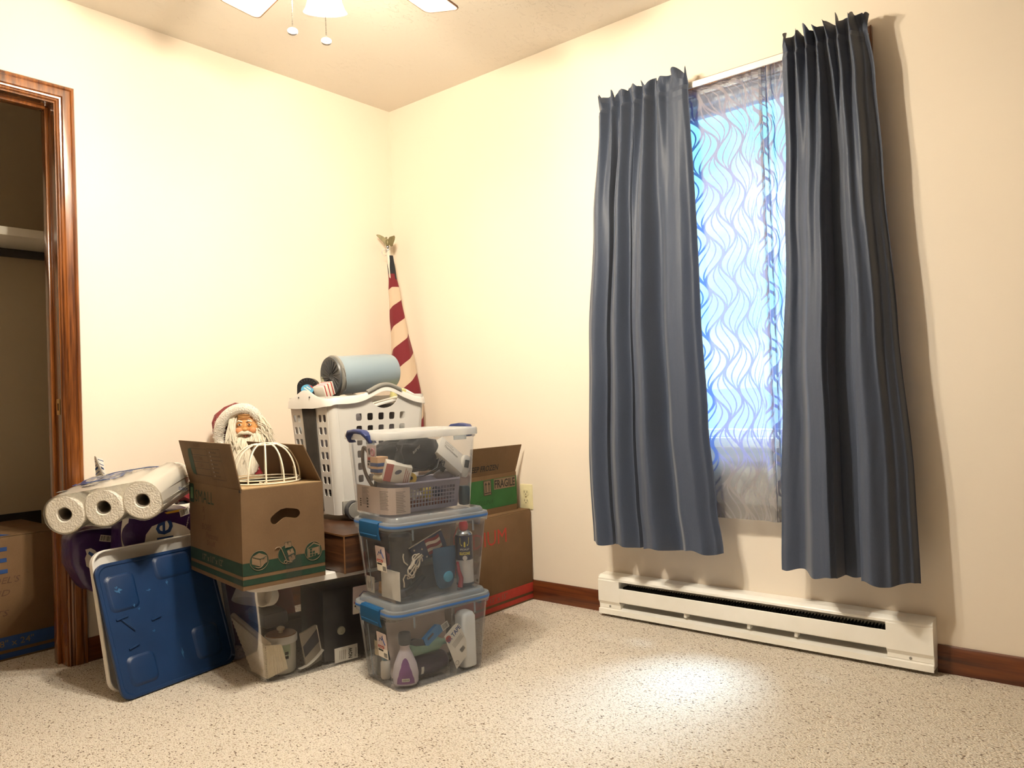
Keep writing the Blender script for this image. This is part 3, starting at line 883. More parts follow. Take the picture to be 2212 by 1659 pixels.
def gasket_bin(F, label, group):
    t = F.thing('storage_bin', label, 'storage bin', 0, 0, 0, group=group)
    g = G()
    g.loft([at_z(rr(.214, .324, .028), .001), at_z(rr(.224, .334, .032), .006), at_z(rr(.229, .339, .034), .03), at_z(rr(.266, .376, .040), .226), at_z(rr(.279, .389, .044), .2275), at_z(rr(.280, .390, .044), .234)], True, False)
    ob('body', g, CLEAR, t, sharp=30)
    g = G()
    g.loft([at_z(rr(.281, .391, .044), .2345), at_z(rr(.283, .393, .045), .2365), at_z(rr(.283, .393, .045), .253), at_z(rr(.279, .389, .043), .2565), at_z(rr(.256, .366, .036), .257), at_z(rr(.250, .360, .034), .267), at_z(rr(.242, .352, .031), .2715)], False, True)
    lid = ob('lid', g, CLEARLID, t, sharp=30)
    g = G(); g.loft([at_z(rr(.2838, .3938, .0452), .2415), at_z(rr(.2846, .3946, .0454), .2425), at_z(rr(.2846, .3946, .0454), .2485), at_z(rr(.2838, .3938, .0452), .2495)])
    ob('gasket', g, GASK, lid)
    for s in (-1, 1):
        pr = [(.183, .2585), (.1985, .2575), (.2030, .253), (.2045, .222), (.2005, .203), (.1925, .200), (.1945, .206), (.1985, .224), (.1980, .250), (.183, .2545)]
        a = [(-.060, s * v, z) for v, z in pr]; b = [(.060, s * v, z) for v, z in pr]
        la = ob('latch', G().loft([a, b], True, True), TEAL, t, sharp=35)
        ob('latch_rib', G().box((0, s * .2035, .214), (.11, .004, .006), .0015), TEAL, la)
    for s in (-1, 1):
        for x in (.1325, -.1325): ob('wall_rib', G().box((x, s * .118, .215), (.005, .005, .034), .001), CLEARLID, t)
    for u in (-.045,): ob('corner_crease', G().tube([(u, -.171, .02), (u, -.186, .19)], .0016, 6), CLEARLID, t)
    sticker(t, fr((.012, -.1802, .098), (1, 0, 0), (0, -.09, 1)), .062, .082)
    return t


gasket_bin(FC, 'clear gasket bin with blue latches, bottom of the stack, purple bottle inside', 'clear bins with blue latches')
gasket_bin(FB, 'clear gasket bin with blue latches, middle of the stack, coiled white cord inside', 'clear bins with blue latches')

# ---- contents of the bottom bin
PURP = M('purple_liquid', '#7d4a86', .35, var=(14, '#6f3f79'))
MILKB = M('milky_bottle', '#cfc7cd', .3, var=(10, '#c6bcc6'))
DKP = M('dark_purple_bottle', '#2e1f36', .35, var=(14, '#3a2744'))
bt = FC.thing('spray_bottle', 'milky bottle of purple liquid with dark cap in the bottom bin', 'bottle', .070, -.118, .007, -32)
sec = [(.034, 0, .62), (.040, .008, .66), (.0415, .035, .66), (.036, .065, .66), (.024, .095, .75), (.016, .112, .9), (.0145, .128, 1)]
g = G(); g.loft([[(r * k * math.cos(2 * PI * j / 28), r * math.sin(2 * PI * j / 28), z) for j in range(28)] for r, z, k in sec], True, True); ob('body', g, MILKB, bt)
lab = [(0, .088), (-.007, .082), (-.013, .066), (-.021, .040), (-.027, .020), (-.027, .010), (.027, .010), (.027, .020), (.021, .040), (.013, .066), (.007, .082)]


def body_r(z):
    for (r0, z0, k0), (r1, z1, k1) in zip(sec, sec[1:]):
        if z <= z1:
            q = (z - z0) / (z1 - z0); return r0 + (r1 - r0) * q, k0 + (k1 - k0) * q
    return sec[-1][0], 1


def on_body(x, z, off=.0008):
    r, k = body_r(z); s = max(-.98, min(.98, x / r)); return (r * k * math.sqrt(1 - s * s) + off, x, z)


g = G(); rows = 14
for i in range(rows + 1):
    pass
hw = [(.088, .001), (.082, .008), (.066, .013), (.040, .021), (.020, .027), (.008, .028)]


def hwz(z): return pw(sorted(hw), z)


g.grid(lambda u, v: on_body((u - .5) * 2 * hwz(.008 + .080 * v), .008 + .080 * v), 12, 20); ob('liquid_window', g, PURP, bt)
g = G(); g.grid(lambda u, v: on_body((u - .5) * .024, .016 + .010 * v, .0016), 8, 2); ob('barcode_patch', g, PAPER, bt)
g = G()
for i in range(6): g.grid(lambda u, v: on_body(-.009 + .0034 * i + .0016 * u, .018 + .006 * v, .0022), 2, 1)
ob('barcode_bars', g, BLACKINK, bt)
g = G(); g.lathe([(.017, .126), (.0205, .130), (.0205, .158), (.018, .164)], 22); ob('cap', g, DGREY, bt)

b = FC.thing('bottle', 'tall dark bottle with a tan label at the latch end of the bottom bin', 'bottle', -.070, -.118, .007)
ob('body', G().lathe([(.026, 0), (.028, .004), (.028, .118), (.022, .135), (.012, .150), (.011, .185)], 22), M('dark_glass', '#262a24', .15, var=(8, '#30342c')), b)
ob('label', G().lathe([(.0285, .066), (.0285, .114)], 22, None, False, False), M('tan_label', '#b7a47e', .7, var=(20, '#c0ad88')), b)
text(b, 'HOLD', .022, .008, fr((-.008, -.0298, .088), (1, 0, 0), (0, 0, 1)), BLACKINK)
b = FC.thing('bottle', 'small white bottle with teal cap beside the tan-labelled bottle', 'bottle', -.022, -.138, .007)
ob('body', G().lathe([(.014, 0), (.0165, .004), (.0165, .052), (.011, .06)], 18), PAPER, b)
ob('cap', G().lathe([(.0125, .06), (.0125, .082), (.011, .085)], 18), M('teal_cap', '#3f6670', .4, var=(20, '#466f79')), b)
g = G(); g.loft([at_z(rr(.052, .050, .012), 0), at_z(rr(.060, .056, .015), .004), at_z(rr(.060, .056, .015), .168), at_z(rr(.050, .046, .015), .180), at_z(rr(.026, .024, .01), .186)], True, True)
tag(ob('white_jug', g, M('white_jug_plastic', '#e4e4e2', .4, var=(8, '#dcdcda')), loc=FC.w(.068, .122, .0075), rot=(0, 0, -11)), 'tall rounded white plastic jug at the far end of the bottom bin', 'jug')
g = G(); g.grid(lambda u, v: (.012 * noise.noise(Vector((u * 5, v * 4, 2))) - .03 * v, -.13 + .23 * u, .005 + (.175 + .045 * u) * v * (1 - .1 * math.sin(6 * u))), 22, 14)
tag(ob('paper_bag', g, PINKPAPER, loc=FC.w(.0, 0, .004), rot=(0, 0, -11)), 'crumpled pale pink paper bag behind the bottles in the bottom bin', 'paper bag')
sc = FC.thing('scraper', 'blue-handled scraper with a black head lying across the bottom bin', 'scraper', .074, 0, 0)
mm = tilt_u(0)
ob('handle', G().prism([(-.050, .117), (-.040, .114), (.018, .150), (.010, .170), (-.006, .174), (-.022, .164), (-.058, .138)], mm, .014), M('blue_handle', '#22689e', .4, var=(20, '#2a70a6')), sc)
ob('grip_pad', G().prism([(-.044, .138), (-.022, .153), (-.019, .147), (-.041, .132)], mm @ T(0, 0, .014), .0012), DGREY, sc)
ob('head', G().prism([(-.058, .138), (-.090, .146), (-.108, .141), (-.107, .132), (-.085, .122), (-.050, .117)], mm, .010), BLACK, sc)
m2 = fr((.017, .016, .150), (0, .92, .38), (0, -.38, .92)); barcode(sc, m2, .028, .022)
mm = fr((.095, .061, .015), (0, .79, .61), (0, -.42, .91))
cd_ = FC.thing('tape_card', 'white hang card lettered TAPE standing tilted inside the bottom bin', 'card', 0, 0, 0)
mm = fr((.098, .0615, .016), (.0, .795, .606), (0, -.395, .919)); mm = fr((.098, .0615, .016), (0, .80, .60), (0, -.60, .80))
# card corners: bottom (.061,.015) right (.124,.063) top (.071,.167) left (.012,.130)
card = [(.0615, .016), (.122, .064), (.078, .160), (.070, .165), (.058, .163), (.016, .133)]
ob('card', G().prism(card, tilt_u(.096), .0012), PAPER, cd_)
rx, ry = (.10, .19), (0, 0)
ml = fr((.0975, .046, .096), (0, .70, .71), (0, -.62, .78))
text(cd_, 'ER TAPE', .066, .016, fr((.0976, .034, .106), (0, .76, .65), (0, -.65, .76)), BLUEINK, bold=.02)
ob('print_photo', G().flat(circ(.011, 16), fr((.0976, .032, .122), (0, .76, .65), (0, -.65, .76))), STRED, cd_, sharp=None)
g = G()
for i in range(5): g.flat(rect(0, -.004 * i, .050 - .004 * (i % 2), -.004 * i + .0012), fr((.0976, .046, .098), (0, .76, .65), (0, -.65, .76)))
ob('print_lines', g, LINES, cd_, sharp=None)
barcode(cd_, fr((.0976, .084, .062), (0, .76, .65), (0, -.65, .76)), .024, .018)
ob('print_seal', G().tube([(x, y, 0) for x, y in circ(.007, 18)], .0006, 4, True, fr((.0976, .064, .036), (0, .76, .65), (0, -.65, .76))), LINES, cd_)
b = FC.thing('bottle', 'dark purple bottle lying on its side on the floor of the bottom bin', 'bottle', .040, -.010, .040)
mm = RX(90) @ RY(0)
ob('body', G().lathe([(.030, -.062), (.0325, -.058), (.0325, .052), (.026, .062), (.015, .066)], 24, RX(-90)), DKP, b)
ob('cap', G().lathe([(.016, .066), (.016, .082)], 18, RX(-90)), BLACK, b)
ob('label_strip', G().grid(lambda u, v: (.0332 * math.cos(R(-35 + 45 * v)), -.050 + .010 * u, .0332 * math.sin(R(-35 + 45 * v))), 2, 8), PAPER, b)
b = FC.thing('bottle', 'clear green bottle lying above the dark purple bottle', 'bottle', .038, -.015, .0975, rot=None)
ob('body', G().lathe([(.020, -.072), (.0225, -.068), (.0225, .040), (.010, .060), (.009, .078)], 22, RX(-90)), M('green_bottle', '#8fae98', .2, var=(8, '#7d9f88')), b)
ob('cap', G().lathe([(.011, .078), (.011, .092)], 14, RX(-90)), M('green_cap', '#3f7a55', .4, var=(20, '#39704e')), b)
g = G(); g.box((0, 0, 0), (.075, .13, .12), .012)
tag(ob('dark_filler', g, DGREY, loc=FC.w(-.060, .070, .068), rot=(0, 0, -11)), 'added charcoal block darkening the back of the bottom bin', 'case')  # added dark block that gives the bin a dim interior

# ---- contents of the middle bin
can = FB.thing('spray_can', 'dark blue silicone spray can with red cap standing in the middle bin', 'spray can', .062, .128, .007, -32)
CB = M('can_navy', '#20263f', .35, var=(10, '#262c48')); CG = M('can_grey', '#b9b5b2', .35, .3, var=(10, '#c4c0bd'))
ob('lower_body', G().lathe([(.028, 0), (.0295, .003), (.0295, .085)], 28), CG, can)
ob('base_ring', G().lathe([(.0300, 0), (.0300, .008)], 28), BLACK, can)
ob('upper_body', G().lathe([(.0295, .085), (.0295, .168)], 28, None, False, False), CB, can)
ob('shoulder', G().lathe([(.0295, .168), (.0285, .173), (.020, .182), (.012, .186)], 28), CHROME, can)
ob('cap', G().lathe([(.013, .184), (.0155, .190), (.0165, .200), (.013, .212), (.006, .216)], 20, T(.001, 0, 0)), M('red_cap', '#c2444c', .4, var=(20, '#b93d45')), can)
ob('straw', G().tube([(.0, -.033, .03), (.002, -.034, .16), (.004, -.020, .197)], .0014, 6), M('red_straw', '#b5343a', .4), can)


def oncyl(parent, s, w, h, z, mat, r=.0299, name='lettering', **kw):
    vs, fs = text_mesh(s, w, h, **kw)
    vs = [(r * math.cos((x - w / 2) / r), r * math.sin((x - w / 2) / r), z + y) for x, y, _ in vs]
    return ob(name, G().add(vs, fs), mat, parent, sharp=None)


YEL = M('can_yellow', '#d6c14a', .45, var=(12, '#dccb58'))
sh_ = [(-.016, .162), (.016, .162), (.016, .142), (.011, .134), (0, .129), (-.011, .134), (-.016, .142)]
g = G(); vv = [(.0297 * math.cos(x / .0297), .0297 * math.sin(x / .0297), z) for x, z in [(0, .148)] + sh_]; g.add(vv, [(0, i, i + 1 if i < 7 else 1) for i in range(1, 8)]); ob('shield', g, YEL, can, sharp=None)
oncyl(can, 'WD-40', .028, .010, .147, CB, .0301, bold=.03); oncyl(can, 'SPECIALIST', .034, .006, .119, PAPER); oncyl(can, 'SILICONE', .038, .010, .103, YEL, bold=.03)
ob('nozzle_badge', G().lathe([(.008, 0), (.008, .0006)], 16, fr((.0297, 0, .093), (0, 1, 0), (0, 0, 1))), CG, can)
g = G()
for z in (.072, .066, .060, .040, .034): g.add([(.0297 * math.cos(a), .0297 * math.sin(a), zz) for a, zz in ((-.6, z), (.5, z), (.5, z + .0016), (-.6, z + .0016))], [(0, 1, 2, 3)])
ob('small_print', g, LINES, can, sharp=None)
pts = []
for i in range(230):
    t_ = i / 229; a = t_ * 2 * PI * 7.3
    cx, cz, rd = ((.012, .016, .022) if t_ < .55 else (-.006, -.012, .018))
    pts.append((.006 * math.sin(a * 1.7 + 1), cx + rd * (1 - .45 * math.sin(a * .37) ** 2) * math.cos(a) + .008 * math.sin(a * .23), cz + rd * .9 * math.sin(a * 1.08) + .006 * math.sin(a * .41)))
pts += [(.004, -.030, -.018), (.004, -.038, -.030), (.002, -.034, -.044), (.004, -.036, -.056)]
cord = ob('cord_coil', G().tube(pts, .0021, 6).tube([(.004, -.020, .012), (.006, -.034, .024), (.005, -.037, .040), (.004, -.034, .050)], .0021, 6), M('cotton_cord', '#cfc3b0', .9, var=(90, '#c2b49f')), loc=FB.w(.092, -.098, .104), rot=(0, 0, -11))
tag(cord, 'tangled coil of white cotton cord against the wall of the middle bin', 'cord')
pc = FB.thing('zip_pouch', 'pouch printed with stars and stripes lying aslant in the middle bin', 'pouch', .048, 0, 0)
mm = fr((0, -.062, .098), (0, .94, .34), (0, -.34, .94))
ob('body', G().box((.0675, .030, 0), (.135, .062, .016), .006, mm), M('pouch_navy', '#2b3550', .6, var=(20, '#323d5a')), pc)
CRM = M('pouch_cream', '#cdbda8', .7, var=(20, '#d5c6b2')); PRD = M('pouch_red', '#7f3138', .7, var=(20, '#87373e'))
for k in range(5):
    y0 = .004 + .011 * k
    g = G(); g.grid(lambda u, v: (.058 + .058 * u, y0 + .0105 * v + .004 * math.sin(5 * u + 1), .0085), 12, 1, mm); ob('stripe', g, PRD if k % 2 == 0 else CRM, pc, sharp=None)
for (x, y) in ((.016, .012), (.034, .018), (.020, .032), (.040, .040), (.012, .050), (.048, .008)):
    st = [((.0045 if i % 2 == 0 else .0018) * math.cos(PI * i / 5 + .3) + x, (.0045 if i % 2 == 0 else .0018) * math.sin(PI * i / 5 + .3) + y) for i in range(10)]
    ob('star', G().flat(st, mm @ T(0, 0, .0086)), CRM, pc, sharp=None)
ob('zip_edge', G().tube([(0, .062, 0), (.135, .062, 0)], .0022, 6, m=mm), CRM, pc)
ps = FB.thing('soft_pouch', 'dusky blue soft pouch with a light blue spot in the middle bin', 'pouch', .070, .040, .010)
g = G(); g.loft([[( .012 * k * math.cos(2 * PI * j / 20), w_ * math.sin(2 * PI * j / 20), z) for j in range(20)] for w_, z, k in ((.020, 0, .5), (.034, .015, 1), (.042, .06, 1.3), (.047, .11, 1), (.044, .136, .25))], True, True)
ob('body', g, M('pouch_blue', '#2a4a66', .7, var=(14, '#315472')), ps)
ob('spot', G().lathe([(.019, 0), (.017, .004), (.008, .006)], 18, fr((.0135, .004, .040), (0, 1, 0), (0, 0, 1))), M('spot_blue', '#3f8fae', .6, var=(12, '#4a9ab8')), ps)
g = G(); g.tube([(0, 0, -.045), (.002, .004, -.015), (0, -.004, .012), (.001, -.008, .040)], .009, 10, taper=lambda q: 1 - .5 * q)
tag(ob('red_plier_handle', g, M('red_rubber', '#96252e', .45, var=(20, '#8c2029')), loc=FB.w(.088, .088, .052), rot=(0, 0, -11)), 'red rubber tool handle beside the spray can in the middle bin', 'tool')
bk = FB.thing('hand_tool', 'black hand tool lying at the front corner of the middle bin', 'tool', .070, -.085, .026)
ob('handle', G().tube([(0, -.038, -.004), (.004, -.01, .004), (.0, .02, .022), (-.002, .042, .036)], .013, 12, taper=lambda q: 1.1 - .4 * q), BLACK, bk)
ob('head', G().ball((0, -.040, -.004), .015, 12, 8, (1, 1.2, 1)), DGREY, bk)
g = G(); g.box((0, 0, 0), (.10, .12, .085), .014); tag(ob('tool_case', g, DGREY, loc=FB.w(-.010, .025, .050), rot=(0, 0, -11)), 'dark grey tool case under the pouches in the middle bin', 'case')
b = FB.thing('travel_mug', 'charcoal travel mug standing at the front corner of the middle bin', 'mug', .010, -.092, .007)
ob('body', G().lathe([(.030, 0), (.032, .004), (.037, .170), (.036, .175)], 24), M('smoke_mug', '#4b4a4c', .35, var=(8, '#545356')), b)
ob('lid', G().lathe([(.0385, .175), (.0385, .190), (.030, .198)], 24), DGREY, b)
g = G(); g.box((0, 0, .046), (.105, .0025, .092)); tag(ob('folded_card', g, PAPER, loc=FB.w(.048, -.1545, .007), rot=(0, 0, -8)), 'blank white folded card against the front corner of the middle bin', 'card')
c2 = FB.thing('price_card', 'small white printed card at the latch corner of the middle bin', 'card', -.082, -.1555, .007)
ob('card', G().box((0, 0, .026), (.050, .002, .052)), PAPER, c2)
g = G()
for i in range(6): g.flat(rect(-.018 + .006 * i, .012, -.0155 + .006 * i, .036 - .003 * (i % 3)), tilt_v(-.0013))
ob('print_bars', g, LINES, c2, sharp=None)
wb = FB.thing('wood_blocks', 'stack of thin pale wood blocks near the latch end of the middle bin', 'wood blocks', -.018, -.118, .007)
PINE = wood('pale_pine', '#b98f62', '#cba274', '#d6b184', scale=(8, 40, 60), rough=.6, coat=0)
for k in range(4): ob('block', G().box((.001 * (k % 2), .001 * k, .0045 + .0092 * k), (.075, .05, .0088), .001), PINE, wb)
g = G(); g.ball((0, 0, 0), .024, 16, 10); tag(ob('yarn_ball', g, M('purple_yarn', '#4b3352', .9, var=(50, '#573b5f'), bump=(120, .4)), loc=FB.w(-.045, -.095, .070), rot=(0, 0, -11)), 'purple yarn ball above the wood blocks in the middle bin', 'yarn')
g = G(); g.grid(lambda u, v: (-.035 + .07 * u, .012 * math.sin(5 * u + 2 * v), -.012 + .085 * v + .012 * math.sin(4 * u)), 14, 10)
tag(ob('red_cloth', g, M('red_rag', '#7d2a30', .85, var=(30, '#872f35')), loc=FB.w(-.078, -.085, .050), rot=(0, 0, -11)), 'crumpled red rag at the latch end of the middle bin', 'rag')
# ================================================================ TOP TOTE
ta = FA.thing('handled_tote', 'clear tote with white lid and navy handles on top of the stack', 'tote', 0, 0, 0)
g = G(); g.loft([at_z(rr(.222, .322, .030), .001), at_z(rr(.232, .332, .034), .006), at_z(rr(.238, .338, .036), .03), at_z(rr(.268, .368, .044), .238), at_z(rr(.276, .376, .046), .240), at_z(rr(.278, .378, .046), .252)], True, False)
ob('body', g, CLEAR, ta, sharp=30)
g = G(); g.loft([at_z(rr(.284, .386, .048), .247), at_z(rr(.288, .390, .050), .249), at_z(rr(.288, .390, .050), .266), at_z(rr(.282, .384, .046), .271), at_z(rr(.240, .340, .040), .271), at_z(rr(.232, .332, .036), .266)], False, True)
lidA = ob('lid', g, MILKY, ta, sharp=30)
for s in (-1, 1):
    pth = [(-.068, s * .186, .238), (-.064, s * .199, .258), (-.045, s * .204, .272), (0, s * .206, .276), (.045, s * .204, .272), (.064, s * .199, .258), (.068, s * .186, .238)]
    g = G(); rings = []
    for i, (x, y, z) in enumerate(pth):
        a = R((-80, -50, -18, 0, 18, 50, 80)[i])
        rings.append([(x + q * math.sin(a), y + p, z + q * math.cos(a)) for p, q in rr(.026, .014, .005, 3)])
    g.loft(rings, True, True); ob('handle', g, NAVY, ta)
ob('lid_clip', G().box((.06, -.190, .240), (.05, .004, .014), .001), CLEARLID, ta); ob('lid_clip', G().box((.141, .10, .240), (.004, .05, .014), .001), CLEARLID, ta)

LAV = M('lavender_basket_plastic', '#9c98a8', .4, var=(10, '#a5a1b1'))
bs = FA.thing('slotted_basket', 'lavender plastic basket with square slots inside the top tote', 'basket', .012, .010, .007)
L_, W_, Hb = .235, .165, .092
holes = [rect(-.078 + .0118 * i, .014 + .0128 * j, -.078 + .0118 * i + .0086, .014 + .0128 * j + .0098) for i in range(15) for j in range(5)]
vs, fs = plate([[(-.108, 0), (.108, 0), (.118, Hb), (-.118, Hb)]] + holes, .002)
ob('slotted_wall', G().add(vs, fs, fr((.072, 0, 0), (0, 1, 0), (.11, 0, 1))), LAV, bs, sharp=None)
ob('slotted_wall', G().add(vs, fs, fr((-.072, 0, 0), (0, -1, 0), (-.11, 0, 1))), LAV, bs, sharp=None)
for s in (-1, 1):
    g = G(); g.add([(-.073, s * .108, 0), (.073, s * .108, 0), (.083, s * .118, Hb), (-.083, s * .118, Hb)], [(0, 1, 2, 3)]); ob('end_wall', g, LAV, bs, sharp=None)
ob('floor', G().box((0, 0, .001), (.146, .216, .002)), LAV, bs)
ob('rim', G().tube([(x, y, Hb + .001) for x, y in rr(.172, .242, .02)], .0042, 8, True), LAV, bs)
# in the basket
g = G(); g.lathe([(.024, -.016), (.026, -.013), (.026, .013), (.024, .016)], 22, RX(90)); tag(ob('tape_roll', g, M('yellow_tape', '#c9b24c', .5, var=(20, '#d1bb58')), loc=FA.w(.055, .015, .060), rot=(0, 0, -30)), 'yellow tape roll lying inside the slotted lavender basket', 'tape')
g = G(); g.lathe([(.017, -.012), (.017, .012)], 18, RX(70)); tag(ob('tape_roll', g, M('navy_tape', '#2a3a58', .5, var=(20, '#31425f')), loc=FA.w(.055, .058, .058), rot=(0, 0, -20)), 'small navy tape roll next to the yellow one in the lavender basket', 'tape')
g = G(); g.box((0, 0, 0), (.12, .17, .022), .002); tag(ob('small_book', g, M('brick_book', '#7f4a40', .7, var=(20, '#8a5248')), loc=FA.w(.012, .005, .022), rot=(0, 0, -11)), 'reddish brown book flat on the bottom of the lavender basket', 'book')
g = G(); g.grid(lambda u, v: (-.03 + .06 * v, -.045 + .09 * u, .014 * noise.noise(Vector((u * 4, v * 4, 7))) + .022 * math.sin(PI * v)), 14, 10)
tag(ob('tissue_packet', g, PAPER, loc=FA.w(.040, -.052, .050), rot=(0, 0, -11)), 'crumpled white tissue packet in the lavender basket', 'tissues')
yd = FA.thing('measuring_tape', 'yellow round measuring tape below the black drawstring bag', 'measuring tape', .088, -.062, .116, rot=None)
mm = fr((0, 0, 0), (.45, .89, 0), (-.2, .1, 1))
ob('case', G().lathe([(.016, -.006), (.0185, -.004), (.0185, .004), (.016, .006)], 22, mm), M('yellow_case', '#d2b04a', .45, var=(20, '#dabb58')), yd)
ob('hub', G().lathe([(.006, .006), (.005, .0085)], 14, mm), BLACK, yd)
cdp = FA.thing('instruction_sheet', 'pale printed instruction sheet curled round the near corner of the top tote', 'paper sheet', 0, 0, .007)
path = [(-.104, -.1555), (-.06, -.157), (.0, -.157), (.05, -.155), (.084, -.147), (.100, -.128), (.107, -.105), (.108, -.080)]


def on_path(s, off=0.):
    k = s * (len(path) - 1); i = min(int(k), len(path) - 2); q = k - i
    (x0, y0), (x1, y1) = path[i], path[i + 1]; dx, dy = x1 - x0, y1 - y0; l = math.hypot(dx, dy)
    return x0 + dx * q + dy / l * off, y0 + dy * q - dx / l * off


g = G(); g.grid(lambda u, v: (*on_path(u), (.088 - .004 * u) * v), 42, 4); ob('sheet', g, PINKPAPER, cdp, sharp=None)
for (a, b_, c_, d_) in ((.12, .24, .30, .95), (.42, .58, .18, .88), (.72, .90, .08, .86)):
    g = G(); n = 13
    for i in range(n):
        zz = .088 * (c_ + (d_ - c_) * i / n)
        g.grid(lambda u, v: (*on_path(a + (b_ - a) * u * (1 - .12 * (i % 3)), .0007), zz + .0018 * v), 8, 1)
    ob('print_block', g, LINES, cdp, sharp=None)
g = G()
for i in range(4):
    g.grid(lambda u, v: (*on_path(.07 + .03 * u, .0007), .018 + .007 * i + .004 * v), 2, 1); g.grid(lambda u, v: (*on_path(.20 + .025 * u, .0007), .016 + .009 * i + .005 * v), 2, 1)
ob('print_symbols', g, BLACKINK, cdp, sharp=None)
g = G(); pts = [(.004 * math.sin(3 * q), .030 * math.cos(q) * 1.0 - .010 * math.sin(q), .052 * math.sin(q)) for q in [2 * PI * i / 40 for i in range(40)]]
pts = [(x * 1 + y * .9, y * .3, z - y * .9) for x, y, z in pts]
tag(ob('hair_band', G().tube(pts, .0058, 8, True), M('brown_band', '#4d4137', .7, var=(30, '#584a3e')), loc=FA.w(-.066, -.128, .150), rot=(0, 0, -11)), 'brown hair band looped upright by the handle end of the top tote', 'hair band')
bc = FA.thing('blister_card', 'hanging blister card with a pink ring picture in the top tote', 'card', -.035, -.135, .150)
mm = tilt_v(0)
ob('card', G().box((0, 0, .038), (.062, .0015, .076)), PINK, bc)
ob('picture', G().tube([(x, y, .001) for x, y in circ(.011, 20, .010, .052)], .0035, 6, True, mm), M('ring_pink', '#b8828a', .5), bc)
ob('picture_tool', G().flat([(-.022, .062), (-.010, .066), (-.006, .046), (-.016, .042)], mm @ T(0, 0, .0012)), DGREY, bc, sharp=None)
ob('logo', G().flat(rr(.024, .010, .003, 3, -.012, .030), mm @ T(0, 0, .0013)), STRED, bc, sharp=None)
g = G()
for a in (rect(-.026, .018, -.004, .024), rect(-.026, .008, -.014, .015), rect(.006, .006, .008, .026), rect(.011, .006, .014, .026), rect(.017, .006, .018, .026), rect(.021, .006, .025, .026)): g.flat(a, mm @ T(0, 0, .0013))
ob('print', g, BLACKINK, bc, sharp=None)
sb = FA.thing('small_carton', 'white and red small carton with printed side in the top tote', 'carton', .056, -.094, .138, rot=None)
mm = RZ(-24) @ RX(-14) @ RY(10)
ob('box', G().box((0, 0, 0), (.060, .085, .058), .001, mm), PAPER, sb)
ob('red_panel', G().flat(rect(-.042, -.029, -.018, .029), mm @ fr((.0303, 0, 0), (0, 1, 0), (0, 0, 1))), M('carton_red', '#b4584e', .6, var=(20, '#bc6156')), sb, sharp=None)
ob('picture', G().flat(circ(.012, 14, .004, .006, .55), mm @ fr((.0304, 0, 0), (0, 1, 0), (0, 0, 1)) @ RZ(35)), M('picture_slate', '#56596a', .6), sb, sharp=None)
g = G()
for i in range(6): g.flat(rect(-.022, -.020 + .007 * i, .020 - .004 * (i % 3), -.0185 + .007 * i), mm @ fr((0, .0428, 0), (-1, 0, 0), (0, 0, 1)))
for i in range(3): g.flat(rect(.022 + .006 * i, -.024, .0235 + .006 * i, .024 - .006 * i), mm @ fr((.0304, 0, 0), (0, 1, 0), (0, 0, 1)))
ob('print', g, REDINK, sb, sharp=None)
g = G(); g.box((0, 0, 0), (.05, .04, .055), .002)
sb2 = FA.thing('soap_box', 'small blue and orange banded box beside the white and red carton', 'box', -.012, -.120, .160)
ob('box', g, M('band_orange', '#c9a27c', .6, var=(20, '#d1ab86')), sb2)
for z in (-.018, .002): ob('blue_band', G().box((0, 0, z), (.0506, .0406, .012), .0005), BLUEINK, sb2)
g = G(); g.ball((0, 0, 0), .030, 18, 8, (1.1, .8, .55)); tag(ob('cream_tin', g, M('cream_tin', '#d6cdb0', .4, var=(10, '#ddd4b8')), loc=FA.w(-.010, -.118, .118), rot=(0, 0, -11)), 'cream coloured round tin under the small boxes in the top tote', 'tin')
BAG = clothmat('black_nylon', '#1d1f22', '#272a2e', rough=.6, sheen=.25, scale=500, fine=(1, 1, 1))


def blob(sx, sy, sz, seed, amp, n=36, k=22):
    g = G(); rings = []
    for i in range(1, k):
        a = PI * i / k; ring = []
        for j in range(n):
            p = Vector((math.sin(a) * math.cos(2 * PI * j / n), math.sin(a) * math.sin(2 * PI * j / n), -math.cos(a)))
            q = 1 + amp * noise.noise(p * 2.1 + Vector((seed, 0, 0))) + amp * .5 * noise.noise(p * 5 + Vector((0, seed, 0)))
            s_ = lambda t_: math.copysign(abs(t_) ** .8, t_)
            ring.append((s_(p.x) * sx * q, s_(p.y) * sy * q, s_(p.z) * sz * q))
        rings.append(ring)
    return g.loft(rings, True, True)


bag = FA.thing('drawstring_bag', 'black drawstring bag with white lettering in the top tote', 'bag', .046, -.008, .190)
ob('body', blob(.040, .078, .054, 3.0, .22), BAG, bag)
g = G(); g.loft([[(r_ * math.cos(2 * PI * j / 20) * (1 + .12 * math.sin(7 * 2 * PI * j / 20)) * .7, r_ * math.sin(2 * PI * j / 20) * (1 + .12 * math.cos(6 * 2 * PI * j / 20)), z) for j in range(20)] for r_, z in ((.034, 0), (.026, .022), (.015, .032), (.022, .046))], True, True, m=T(.010, .058, -.028) @ RX(-118)); ob('gathered_neck', g, BAG, bag)
text(bag, 'auror', .036, .010, fr((.043, -.042, .004), (0, .80, .60), (.35, -.5, .7)), PAPER, bold=.01)
g = G()
for k in range(3): g.tube([(.030, .066, -.036), (.048, .076 - .01 * k, -.030 + .006 * k), (.054, .064 - .012 * k, -.046), (.050, .030 - .012 * k, -.062), (.048, -.010, -.070), (.046, -.040, -.072)], .0016, 6)
ob('cords', g, BLACK, bag)
tag(ob('dark_bag', blob(.034, .092, .052, 8.0, .2), BAG, loc=FA.w(-.058, -.030, .186), rot=(8, 0, -14)), 'plain dark bag behind the lettered drawstring bag in the top tote', 'bag')
th = FA.thing('gauge_box', 'white flat thermometer box leaning at the far end of the top tote', 'box', 0, 0, 0)
